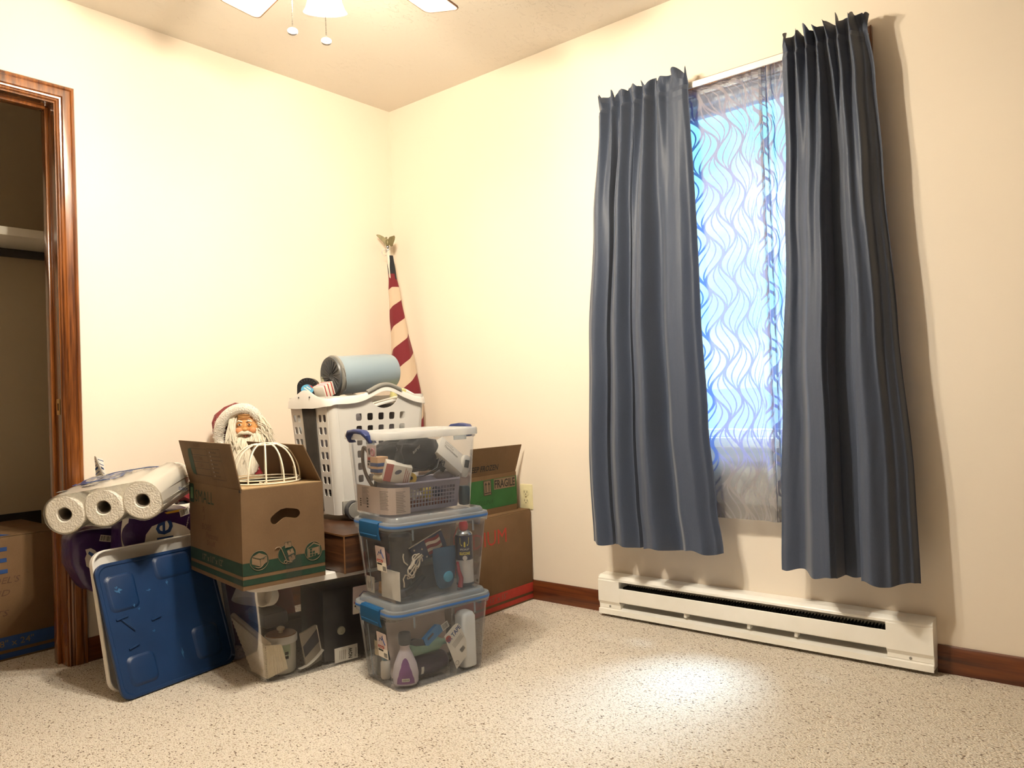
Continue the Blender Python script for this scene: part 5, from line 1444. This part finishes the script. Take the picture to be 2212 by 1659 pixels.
g = G(); g.prism([(.042, 0)] + arch + [(-.042, 0)], fr((0, .02, 0), (1, 0, 0), (0, 0, 1)), .045); ob('shell', g, BLACK, td, sharp=35)
g = G()
for i in range(7):
    a = R(30 + 20 * i); g.tube([(.027 * math.cos(a), -.0262, .052 + .022 * math.sin(a)), (.037 * math.cos(a), -.0262, .052 + .031 * math.sin(a))], .0012, 5)
ob('ridges', g, DGREY, td)
ob('sticker', G().flat(circ(.025, 22, 0, .040, .8) , fr((0, -.0258, 0), (1, 0, 0), (0, 0, 1))), M('sticker_blue', '#58a6cf', .5, var=(20, '#63afd6')), td, sharp=None)
ob('sticker_edge', G().flat([(.002, .0585), (.018, .054), (.024, .044), (.019, .044), (.012, .052)], fr((0, -.0262, 0), (1, 0, 0), (0, 0, 1))), STRED, td, sharp=None)
ob('sticker_glyph', G().flat([(-.014, .046), (.008, .030), (.011, .033), (-.011, .049)], fr((0, -.0262, 0), (1, 0, 0), (0, 0, 1))).flat([(-.004, .050), (.013, .038), (.015, .041), (-.001, .053)], fr((0, -.0262, 0), (1, 0, 0), (0, 0, 1))), PAPER, td, sharp=None)
rb = FH.thing('red_carton', 'red box wedged behind the black gadget in the hamper', 'box', -.118, -.098, .474, 20)
ob('box', G().box((0, 0, .026), (.085, .05, .052), .001), M('carton_scarlet', '#b4232a', .5, var=(12, '#a91f27')), rb); ob('white_band', G().box((.014, 0, .053), (.04, .05, .003)), PAPER, rb); ob('blue_corner', G().box((-.028, -.010, .0535), (.026, .026, .003)), M('corner_blue', '#6a86c4', .5), rb)
sb = FH.thing('striped_carton', 'white box with red stripes between the black gadget and the pail', 'box', .030, -.158, .470, 20)
g = G(); g.box((0, 0, .026), (.05, .06, .052), .001, RX(20)); ob('box', g, PAPER, sb)
for y in (-.02, .0, .02): ob('red_stripe', G().box((0, y, .0265), (.0505, .006, .0525), 0, RX(20)), STRED, sb)
g = G(); g.box((0, 0, .035), (.03, .05, .07), .001); tag(ob('pale_box', g, M('sage_box', '#a9a78c', .6, var=(12, '#b2b095')), loc=FH.w(-.075, -.085, .500), rot=(0, 0, 10)), 'small sage coloured box touching the dark pail lid', 'box')
g = G(); g.box((0, 0, .0), (.07, .19, .010), .002); tag(ob('plastic_tray', g, WHITEP, loc=FH.w(.128, .030, .440), rot=(12, 0, -7)), 'white shallow plastic tray seen through the grip opening of the hamper', 'tray')
g = G(); g.box((0, 0, 0), (.22, .28, .36), .03); tag(ob('laundry_bundle', g, M('grey_bundle', '#6f6b70', .9, var=(12, '#5c5148'), bump=(30, .6)), loc=FH.w(-.010, .010, .260), rot=(0, 0, -7)), 'bundle of grey and brown things filling the hamper behind its slots', 'bundle')
g = G(); g.box((0, 0, 0), (.03, .06, .05), .003); tag(ob('yellow_packet', g, M('pale_yellow', '#d9d28f', .6, var=(12, '#e0d998')), loc=FH.w(.05, .165, .470), rot=(0, 12, -7)), 'pale yellow packet at the right end of the hamper load', 'packet')
# ================================================================ FLAG IN THE CORNER
RV = Vector((math.cos(R(39.6)), math.sin(R(39.6)), 0)); CV = Vector((RV.y, -RV.x, 0))       # across the corner / out of it
fp0, fp1 = Vector((.300, -.130, 0)), Vector((.068, -.100, 1.690))
fgl = thing('flag_on_pole', 'red and white striped flag furled round its pole leaning in the room corner', 'flag', fp0)


def on_pole(z): return fp0 + (fp1 - fp0) * (z / 1.690) - fp0


ob('pole', G().tube([on_pole(0), on_pole(.8), on_pole(1.690)], .0115, 12), M('white_pole', '#d9d4c8', .35, var=(20, '#d0cabd')), fgl)
nu, nv = 48, 110; top, bot = 1.655, .72
prof_r = [(0, .0165), (.10, .0205), (.20, .029), (.35, .040), (.55, .056), (.75, .068), (.95, .060)]


def fcloth(u, v):
    d = (top - bot) * v; z = top - d; c = on_pole(z) + RV * (.006 + .012 * v)
    a = (u - .5) * 2 * PI
    r_ = pw(prof_r, d) * (1 + .05 * math.sin(5 * a + 9 * v) * min(1, v * 3) + .02 * math.sin(40 * d) * (1 - v))
    p = c + RV * (r_ * math.sin(a)) + CV * (r_ * .62 * math.cos(a)); return (p.x, p.y, z)


g = G(); g.grid(fcloth, nu, nv); fc = ob('furled_cloth', g, flagmat(), fgl, sharp=None)
ul = fc.data.uv_layers.new(name='UVMap')
for lp in fc.data.loops:
    i = lp.vertex_index; ul.data[lp.index].uv = ((i % (nu + 1)) / nu, (i // (nu + 1)) / nv * (top - bot))
PEW = M('brass_eagle', '#7d7452', .45, .35, var=(60, '#6d6445'))
tp = on_pole(1.690)
ob('collar', G().lathe([(.0105, -.020), (.0125, -.017), (.0125, -.003), (.0105, -.001), (.012, .001), (.012, .012), (.008, .016)], 16, T(*tp)), CHROME, fgl)
rg = T(*(tp + RV * -.016 + Vector((0, 0, -.018)))) @ fr((0, 0, 0), RV, (0, 0, 1))
ob('ring', G().tube([(x, y, 0) for x, y in circ(.016, 20)], .0016, 6, True, rg), CHROME, fgl)
mm = T(*tp) @ fr((0, 0, .016), RV, (0, 0, 1))
eg = ob('eagle_finial', G().ball((-.001, .018, 0), .012, 12, 8, (.9, 1.6, .9), mm).ball((-.006, .042, .003), .0055, 10, 6, (1, 1, 1), mm).tube([(-.006, .042, .007), (-.008, .040, .012)], .002, 5, m=mm, taper=lambda q: 1 - .8 * q), PEW, fgl)
lw = [(-.012, .000), (-.018, .014), (-.032, .030), (-.052, .049), (-.057, .055), (-.050, .058), (-.038, .056), (-.022, .048), (-.008, .038), (.0, .020)]
rw = [(.004, .012), (.010, .004), (.018, -.004), (.026, -.002), (.032, .014), (.038, .028), (.041, .042), (.038, .050), (.028, .048), (.012, .045), (.006, .036)]
ob('wing', G().prism(list(lw), mm @ RY(16) @ T(0, 0, -.003), .006), PEW, eg, sharp=None); ob('wing', G().prism(list(rw), mm @ RY(-16) @ T(0, 0, -.003), .006), PEW, eg, sharp=None)

# ================================================================ BEARDED DOLL
sd_ = thing('bearded_doll', 'bearded old man doll in red hood and robe with white fur trim', 'doll', (.232, -1.022, 0), 39.6)
VEL = M('red_velvet', '#6d0715', .85, sheen=.1, var=(18, '#780919'), bump=(14, .5))
FUR = M('white_fur', '#f7f3ea', .95, var=(80, '#efe8da'), bump=(220, .8), sheen=.2)
SKIN = M('doll_skin', '#dba86c', .5, var=(30, '#d0985e')); BEARD = M('beard_hair', '#e6dfcf', .75, var=(160, '#d5ccb9'), stretch=(1, 1, .2))
rings = []
for z, rx_, ry_ in ((0, .150, .140), (.02, .165, .150), (.30, .135, .120), (.55, .118, .092), (.68, .108, .078), (.735, .070, .055), (.765, .035, .035)):
    rings.append([(rx_ * math.cos(2 * PI * j / 40) * (1 + .05 * math.sin(8 * 2 * PI * j / 40) * (1 - z / .75)), ry_ * math.sin(2 * PI * j / 40) * (1 + .05 * math.sin(8 * 2 * PI * j / 40 + 1) * (1 - z / .75)), z) for j in range(40)])
ob('robe', G().loft(rings, True, True), VEL, sd_)
for s in (-1, 1):
    arm = [(-.085, 0, .695), (-.150, -.005, .660), (-.215, -.020, .590), (-.236, -.055, .545)] if s < 0 else [(.080, 0, .695), (.120, -.035, .630), (.100, -.090, .560), (.045, -.120, .535)]
    hx, hy, hz = arm[-1]
    sl = ob('sleeve', G().tube(arm, .050, 16, taper=lambda q: .75 + .3 * q), VEL, sd_)
    ob('cuff', G().tube([(hx + .052 * math.cos(a), hy - .003 + .05 * math.sin(a), hz - .005 + .012 * math.sin(a)) for a in [2 * PI * i / 20 for i in range(20)]], .014, 8, True), FUR, sl)
    ob('mitten', G().ball((hx, hy - .020, hz - .025), .030, 14, 8, (.8, 1, 1.1)), BLACK, sl)
hd = ob('head', G().ball((.006, .006, .834), .062, 26, 18, (.90, .98, 1.12)), SKIN, sd_)
ob('nose', G().ball((.014, -.066, .822), .0105, 12, 8, (1, 1.0, .9)).ball((.0125, -.060, .833), .0070, 10, 8, (.8, 1, 2.0)), SKIN, hd)
CHK = M('rosy_cheek', '#d08d5e', .5, var=(30, '#d59667'))
for x in (-.016, .038): ob('cheek', G().ball((x, -.049, .818), .0145, 14, 8, (1, .7, .9)), CHK, hd)
EYEW = M('eye_white', '#e8e2d6', .15, coat=.6); IRIS = M('iris', '#2a1c14', .12, coat=.8)
for x in (-.012, .026):
    e_ = ob('eye', G().ball((x, -.0515, .8405), .0075, 12, 8, (1.15, .8, .8)), EYEW, hd)
    ob('iris', G().ball((x + .001, -.0568, .8405), .0034, 10, 6, (1, .5, 1)), IRIS, e_)
    ob('eyelid', G().tube([(x - .009, -.052, .842), (x, -.0575, .8475), (x + .009, -.052, .842)], .0022, 6), SKIN, hd)
    ob('eyebrow', G().tube([(x - .012, -.052, .851), (x - .002, -.058, .856), (x + .011, -.053, .852)], .0036, 7, taper=lambda q: .6 + .6 * math.sin(PI * q)), BEARD, hd)
for k in range(3): ob('forehead_crease', G().tube([(-.018 + .03 * q * 1.6, -.0555 + .006 * abs(q - .5), .865 + .006 * k + .003 * math.sin(PI * q)) for q in (0, .25, .5, .75, 1)], .0015, 5), SKIN, hd)
ob('lower_lip', G().tube([(.002, -.058, .799), (.014, -.0635, .796), (.026, -.058, .799)], .0042, 8, taper=lambda q: .5 + .6 * math.sin(PI * q)), M('lip', '#a8583f', .5), hd)
ob('ear', G().ball((-.052, .0, .828), .012, 10, 8, (.5, .8, 1.3)), SKIN, hd)
for s, x1, x2 in ((-1, -.014, -.030), (1, .036, .050)): ob('moustache', G().tube([(.014, -.066, .809), (x1 * .5 + .007, -.068, .809), (x1, -.060, .803), (x2, -.050, .790)], .0085, 9, taper=lambda q: 1 - .75 * q * q), BEARD, hd)
ob('spectacles', G().tube([(x, -.050, z) for x, z in circ(.010, 16, -.004, .888, .45)], .0012, 5, True).tube([(x, -.050, z) for x, z in circ(.010, 16, .022, .889, .45)], .0012, 5, True), CHROME, hd)
rs = random.Random(5)


def strand(g, p0, p1, wav, r_, seg=9, ph=0., bulge=(0, -.02, 0)):
    pts = []
    for i in range(seg + 1):
        q = i / seg; b_ = math.sin(PI * q)
        pts.append((p0[0] + (p1[0] - p0[0]) * q + bulge[0] * b_ + wav * math.sin(q * 9 + ph) * q, p0[1] + (p1[1] - p0[1]) * q + bulge[1] * b_ + wav * .7 * math.cos(q * 9 + ph) * q, p0[2] + (p1[2] - p0[2]) * q + bulge[2] * b_))
    g.tube(pts, r_, 5, taper=lambda q: (1 - .75 * q) * (.5 + min(1, q * 4) * .5))


g = G()
for i in range(260):
    a = rs.uniform(-1, 1); p0 = (.010 + .050 * a, -.048 + .030 * a * a + rs.uniform(-.004, .012), .803 + .030 * abs(a) ** 1.5 + rs.uniform(-.008, .004))
    L = rs.uniform(.09, .20) * (1 - .35 * abs(a)); p1 = (.018 + .075 * a + rs.uniform(-.012, .012), -.085 + .03 * abs(a) + rs.uniform(-.012, .012), p0[2] - L)
    strand(g, p0, p1, rs.uniform(.003, .007), rs.uniform(.0034, .0055), 9, rs.uniform(0, 6), (0, -.012, 0))
o = ob('beard', g, BEARD, sd_); o['kind'] = 'stuff'
ob('beard_mass', G().loft([[(.014 + rx_ * math.cos(2 * PI * j / 20), yc + .022 * math.sin(2 * PI * j / 20), z) for j in range(20)] for rx_, yc, z in ((.040, -.028, .812), (.056, -.044, .775), (.062, -.062, .72), (.046, -.070, .66), (.012, -.076, .615))], True, True), BEARD, sd_)
g = G()
for i in range(70):
    z0 = rs.uniform(.80, .895); p0 = (.056, -.030 + rs.uniform(-.015, .02), z0); strand(g, p0, (.098 + rs.uniform(-.03, .022), -.030 + rs.uniform(-.02, .02), .775 + rs.uniform(-.05, .03)), rs.uniform(.004, .007), rs.uniform(.0032, .005), 9, rs.uniform(0, 6), (.010, -.010, .012))
for i in range(80):
    z0 = rs.uniform(.80, .89); p0 = (-.046 + rs.uniform(0, .02), -.034 + rs.uniform(-.015, .015), z0); strand(g, p0, (-.040 + rs.uniform(-.022, .035), -.060 + rs.uniform(-.02, .02), .735 + rs.uniform(-.05, .03)), rs.uniform(.004, .007), rs.uniform(.0032, .005), 9, rs.uniform(0, 6), (-.012, -.010, .0))
o = ob('hair', g, BEARD, sd_); o['kind'] = 'stuff'
trim = [(-.088, -.022, .750), (-.104, -.024, .772), (-.107, -.028, .798), (-.100, -.034, .826), (-.086, -.040, .854), (-.060, -.044, .882), (-.026, -.046, .901), (.010, -.044, .904), (.040, -.038, .888), (.057, -.026, .860), (.062, -.012, .832)]
back = [(-.118, .030, .745), (-.142, .032, .775), (-.152, .036, .812), (-.160, .040, .850), (-.146, .044, .884), (-.108, .050, .910), (-.062, .054, .926), (-.018, .054, .918), (.018, .050, .896), (.040, .046, .862), (.046, .044, .826)]
rings = []
for q in (0, .2, .4, .6, .8, 1):
    rings.append([(a[0] + (b_[0] - a[0]) * q + .010 * math.sin(PI * q) * (a[0] / .12) + .004 * math.sin(12 * q + 3 * i), a[1] + (b_[1] - a[1]) * q, a[2] + (b_[2] - a[2]) * q + .010 * math.sin(PI * q) + .004 * math.sin(9 * q + 5 * i)) for i, (a, b_) in enumerate(zip(trim, back))])
rings.append([(-.055 + (b_[0] + .055) * .3, .085, .83 + (b_[2] - .83) * .3) for b_ in back])
hood = ob('hood', G().loft(rings, closed=False, cap1=True), VEL, sd_, sharp=None)


def smooth_path(P, n):
    out = []
    for i in range(n + 1):
        t_ = i / n * (len(P) - 1); k = min(int(t_), len(P) - 2); q = t_ - k
        p0, p1, p2, p3 = (Vector(P[max(k - 1, 0)]), Vector(P[k]), Vector(P[k + 1]), Vector(P[min(k + 2, len(P) - 1)]))
        out.append(.5 * ((2 * p1) + (p2 - p0) * q + (2 * p0 - 5 * p1 + 4 * p2 - p3) * q * q + (3 * p1 - p0 - 3 * p2 + p3) * q ** 3))
    return out


tp_ = smooth_path(trim, 48)
g = G(); g.tube([tuple(p) for p in tp_], .0195, 12, taper=lambda q: .8 + .35 * math.sin(PI * q))
for i in range(1500):
    p = tp_[rs.randrange(len(tp_))]; d = Vector((rs.gauss(0, 1), rs.gauss(0, 1), rs.gauss(0, 1))).normalized(); t_ = d.cross(Vector((rs.gauss(0, 1), rs.gauss(0, 1), rs.gauss(0, 1)))).normalized() * .0016
    b0 = p + d * .017; e0 = p + d * rs.uniform(.023, .029) + t_ * 2
    g.add([tuple(b0 + t_), tuple(b0 - t_), tuple(e0)], [(0, 1, 2)])
o = ob('fur_trim', g, FUR, hood, sharp=None)

# ================================================================ LIDS LEANING ON THE PACKS
BLUEL = M('blue_lid_plastic', '#0a2a52', .45, var=(7, '#0d305c'), bump=(60, .05))
P0 = Vector((.535, -1.658, .0)); uu = Vector((-.136, .991, 0)).normalized(); vv = Vector((-.152, -.021, .411)).normalized()
mm = fr((0, 0, .0045), uu, vv)
bl = thing('bin_cover', 'blue plastic bin lid leaning in front of the white lid', 'lid', P0)
Wb, Hb_ = .425, .438
g = G(); g.loft([[(x, y, z) for x, y in rr(Wb + d, Hb_ + d, .034, 6, Wb / 2, Hb_ / 2)] for d, z in ((-.016, -.016), (-.002, -.014), (0, -.010), (0, -.002), (-.004, .0), (-.020, .0), (-.026, -.003), (-.05, -.003))], False, True, m=mm); ob('panel', g, BLUEL, bl, sharp=35)
for (x, y, w_, h_) in ((.075, .335, .090, .110), (.270, .385, .130, .070), (.085, .080, .085, .085), (.33, .10, .09, .10)):
    g = G(); g.loft([[(a, b, z) for a, b in rr(w_ + d, h_ + d, .02, 5, x, y)] for d, z in ((.012, -.003), (0, .003), (-.008, .004))], False, True, m=mm); ob('raised_pad', g, BLUEL, bl, sharp=35)
for (x0, y0, x1, y1) in ((.035, .250, .075, .255), (.052, .248, .088, .205), (.150, .220, .185, .226), (.055, .150, .090, .158), (.285, .405, .292, .370)):
    ob('moulded_rib', G().tube([(x0, y0, -.001), (x1, y1, -.001)], .0035, 6, m=mm), BLUEL, bl)
SCUF = M('blue_scuff', '#2f608c', .7, var=(60, '#28567f'))
for (x, y, w_, h_) in ((.060, .340, .018, .010), (.055, .352, .008, .006), (.165, .320, .012, .005), (.235, .330, .006, .010), (.118, .268, .006, .006), (.100, .282, .005, .008), (.230, .085, .006, .022), (.150, .185, .008, .005)):
    decal(bl, [(x + w_ * math.cos(a) * (.6 + .4 * math.sin(3 * a)), y + h_ * math.sin(a) * (.6 + .4 * math.cos(5 * a))) for a in [2 * PI * i / 10 for i in range(10)]], mm @ T(0, 0, .0046 if (x < .12 and y > .28) else -.0024), SCUF, 'scuff')
P0 = Vector((.435, -1.660, .0)); uu = Vector((-.11, .994, 0)).normalized(); vv = Vector((-.106, -.012, .442)).normalized()
mm = fr((0, 0, .004), uu, vv)
wl = thing('bin_cover', 'white plastic bin lid leaning behind the blue lid', 'lid', P0)
Ww, Hw = .47, .458
g = G(); g.loft([[(x, y, z) for x, y in rr(Ww + d, Hw + d, .045, 7, Ww / 2, Hw / 2)] for d, z in ((-.02, -.006), (0, -.004), (.0, .014), (-.004, .016), (-.010, .015), (-.014, .0), (-.03, -.002))], True, True, m=mm); ob('panel', g, WHITEP, wl, sharp=35)

# ================================================================ BULK PACKS
PURF = M('purple_film', '#2f1450', .28, var=(8, '#371a5c'), bump=(22, .5), coat=.3)
FILMW = M('white_film', '#e3dfd8', .3, var=(14, '#d9d5cd')); BLUEF = M('blue_print_film', '#23427c', .35, var=(20, '#284a86'))


def softbox(sx, sy, sz, seed, amp=.05, n=44, k=26, pw_=.32, pinch=0.):
    g = G(); rings = []
    for i in range(1, k):
        a = PI * i / k; ring = []
        for j in range(n):
            c_, s_ = math.cos(2 * PI * j / n), math.sin(2 * PI * j / n)
            f_ = lambda t_: math.copysign(abs(t_) ** pw_, t_)
            x, y, z = f_(math.sin(a)) * f_(c_), f_(math.sin(a)) * f_(s_), -f_(math.cos(a))
            q = 1 + amp * noise.noise(Vector((x * 1.6 + seed, y * 1.6, z * 1.6)))
            ring.append((x * sx / 2 * q, y * sy / 2 * q + pinch * max(0, -y) * max(0, -z) * sy, z * sz / 2 * q))
        rings.append(ring)
    return g.loft(rings, True, True)


sbn = thing('storage_bin', 'plain blue storage bin hidden behind the two leaning lids', 'storage bin', (.150, -1.395, 0))
g = G(); g.loft([at_z(rr(.20, .24, .03), .001), at_z(rr(.22, .26, .03), .006), at_z(rr(.245, .285, .03), .26), at_z(rr(.255, .295, .03), .262), at_z(rr(.255, .295, .03), .270)], True, False); ob('body', g, BLUEL, sbn)
p1_ = thing('bath_tissue_pack', 'purple bulk pack with white picture beside the closet casing', 'pack', (.100, -1.520, .276 + .112))
ob('film', softbox(.130, .275, .225, 1.5, pinch=.20), PURF, p1_)
mf = fr((.068, 0, 0), (0, 1, 0), (0, 0, 1))
ob('picture', G().flat([(-.098, .048), (-.080, .050), (-.066, .040), (-.052, .020), (-.030, .012), (-.012, -.010), (-.012, -.060), (-.030, -.098), (-.040, -.060), (-.046, -.030), (-.072, -.030), (-.096, -.010), (-.100, .018), (-.094, .032)], mf), FILMW, p1_, sharp=None)
ob('blue_bar', G().flat(rect(-.058, -.028, -.012, -.004), mf @ T(0, 0, .0008)).flat([(-.086, .040), (-.060, .020), (-.044, .004), (-.050, -.001), (-.070, .012), (-.090, .032)], mf @ T(0, 0, .0008)), BLUEF, p1_, sharp=None)
barcode(p1_, mf @ T(-.052, .070, .0005) @ RZ(-15), .040, .022)
p2_ = thing('bath_tissue_pack', 'purple bulk pack with blue letters behind the top of the leaning lids', 'pack', (.218, -1.408, .272 + .140))
ob('film', softbox(.120, .265, .280, 6.5), PURF, p2_)
mf = fr((.0625, 0, 0), (0, 1, 0), (0, 0, 1))
ob('white_patch', G().flat([(-.060, .020), (-.052, .060), (-.030, .086), (.010, .096), (.050, .088), (.090, .070), (.110, .050), (.110, .020)], mf), FILMW, p2_, sharp=None)
for off, mat_, b_ in ((.0006, PAPER, .05), (.0012, BLUEF, .01)):
    text(p2_, 'e', .048, .062, mf @ T(.045, .050, off) @ RZ(90), mat_, bold=b_)
    text(p2_, 'l', .014, .060, mf @ T(.046, .028, off) @ RZ(90), mat_, bold=b_)
ob('film_gather', G().grid(lambda u, v: (.055 + .010 * math.sin(7 * v), -.130 + .022 * u, -.06 + .19 * v), 4, 14), FILMW, p2_)
barcode(p2_, mf @ T(.075, .104, .0005) @ RZ(12), .036, .026); text(p2_, 'septic', .040, .008, mf @ T(.100, .062, .0006) @ RZ(75), PAPER)
ob('yellow_flash', G().flat([(.02, .128), (.09, .134), (.11, .126), (.03, .122)], mf @ T(-.004, 0, 0)), M('yellow_film', '#d8a93c', .4), p2_, sharp=None)

# paper towel pack: three rolls in clear printed film
ax = Vector((-.200, .230, .046)).normalized(); rw_ = Vector((.200, .159, .036)); rw_ = (rw_ - ax * rw_.dot(ax)).normalized(); zu = rw_.cross(ax).normalized()
mt = Matrix(((rw_.x, ax.x, zu.x), (rw_.y, ax.y, zu.y), (rw_.z, ax.z, zu.z)))
pt = thing('paper_towel_pack', 'pack of three white paper towel rolls in printed film on the purple packs', 'pack', (.370, -1.637, .597), rot=tuple(math.degrees(a) for a in mt.to_euler()))
CORE = M('core_cardboard', '#8d857a', .8, var=(20, '#7c7469'))
RR = .0655
for k, x in enumerate((-.130, 0, .130)):
    ring = lambda r_, y, sq_=1: [(x + r_ * (1 + .035 * math.cos(3 * 2 * PI * j / 40 + k)) * math.cos(2 * PI * j / 40), y, r_ * (1 + .035 * math.sin(2 * 2 * PI * j / 40 + k)) * math.sin(2 * PI * j / 40) * sq_) for j in range(40)]
    ro = ob('roll', G().loft([ring(.0235, .26), ring(.0235, .004), ring(.026, 0), ring(RR - .006, .0), ring(RR, .004), ring(RR, .270), ring(RR - .006, .275), ring(.026, .275)]), TISSUE, pt, sharp=30)
    ob('core', G().loft([ring(.0232, .0035), ring(.0232, .268), ring(.021, .268), ring(.0205, .005), ring(.0232, .0035)]), CORE, ro)
wf = []
n = 72
for j in range(n):
    a = 2 * PI * j / n; x = .130 * max(-1, min(1, 1.9 * math.cos(a))); best = None
    dx, dz = math.cos(a), math.sin(a)
    px_ = .200 * math.cos(a) if abs(math.cos(a)) > .9 else x + (RR + .002) * dx
    xx = max(-.196, min(.196, .215 * math.cos(a)))
    near = min((-.13, 0, .13), key=lambda c_: abs(xx - c_)); h_ = math.sqrt(max(0, (RR + .002) ** 2 - (xx - near) ** 2)); h_ = max(h_, (RR + .001 if dz > 0 else .050) if abs(xx) < .13 else 0)
    wf.append((xx, math.copysign(h_, dz)))
rings = []
for y, sx_, sz_, wob in ((-.002, 1, 1, .0), (.05, 1.004, 1.01, .0), (.15, 1.004, 1.01, .002), (.255, 1.0, 1.0, .003), (.285, .93, .80, .006), (.305, .70, .42, .008), (.312, .5, .2, .006)):
    rings.append([(x * sx_ + wob * math.sin(9 * j), y + wob * math.cos(7 * j), z * sz_ + wob * math.sin(11 * j)) for j, (x, z) in enumerate(wf)])
PTF = clear('towel_film', '#fffdf8', .78, hazecol='#f6f2ea', gloss=.9, rough=.2)
ob('film', G().loft(rings, False, True), PTF, pt, sharp=50)
zt_ = RR + .0055
text(pt, 'SLITIS', .170, .110, T(-.150, .105, zt_), BLUEF, bold=.02, shear=.2)
g = G()
for p in ([(-.175, .135, .058), (-.10, .125, zt_), (-.02, .118, zt_)], [(-.16, .215, .060), (-.06, .235, zt_), (.06, .222, zt_), (.17, .24, .055)]): g.tube(p, .0016, 5)
ob('print_swoosh', g, BLUEF, pt)
for (x, y, w_) in ((-.145, .045, .034), (-.060, .065, .052)):
    b_ = ob('print_badge', G().flat(rr(w_, .022, .004, 3, x, y), T(0, 0, zt_ - .001)), M('badge_slate', '#42434c', .5), pt, sharp=None)
    text(pt, 'HHM', w_ * .7, .010, T(x - w_ * .35, y - .005, zt_ - .0004), PAPER)
ms = fr((.199, 0, 0), (0, 1, 0), (0, 0, 1))
ob('print_badge', G().flat(rr(.060, .030, .006, 3, .235, .022), ms @ T(0, 0, .0015) @ RZ(-14)), BLUEF, pt, sharp=None); text(pt, 'SOSO', .044, .014, ms @ T(.214, -.036 + .048, .0022) @ RZ(-14), PAPER)
text(pt, 'tissue', .070, .014, ms @ T(.120, -.010, .0015) @ RZ(-18), BLUEF)
g = G(); g.grid(lambda u, v: (-.150 + .050 * u * (1 - .4 * v) + .012 * v, .262 + .010 * math.sin(5 * u + 2 * v), .045 + .085 * v + .010 * math.sin(4 * u)), 10, 10); tl_ = ob('film_tail', g, FILMW, pt)
g = G()
for i in range(5): g.grid(lambda u, v: (-.146 + .040 * u + .002 * i, .2585 + .010 * math.sin(5 * u * .8 + 2 * (.1 + .17 * i)), .055 + .015 * i + (.008 if i == 2 else .003) * v + .010 * math.sin(4 * u * .8)), 6, 1)
ob('tail_print', g, BLUEF, tl_, sharp=None)
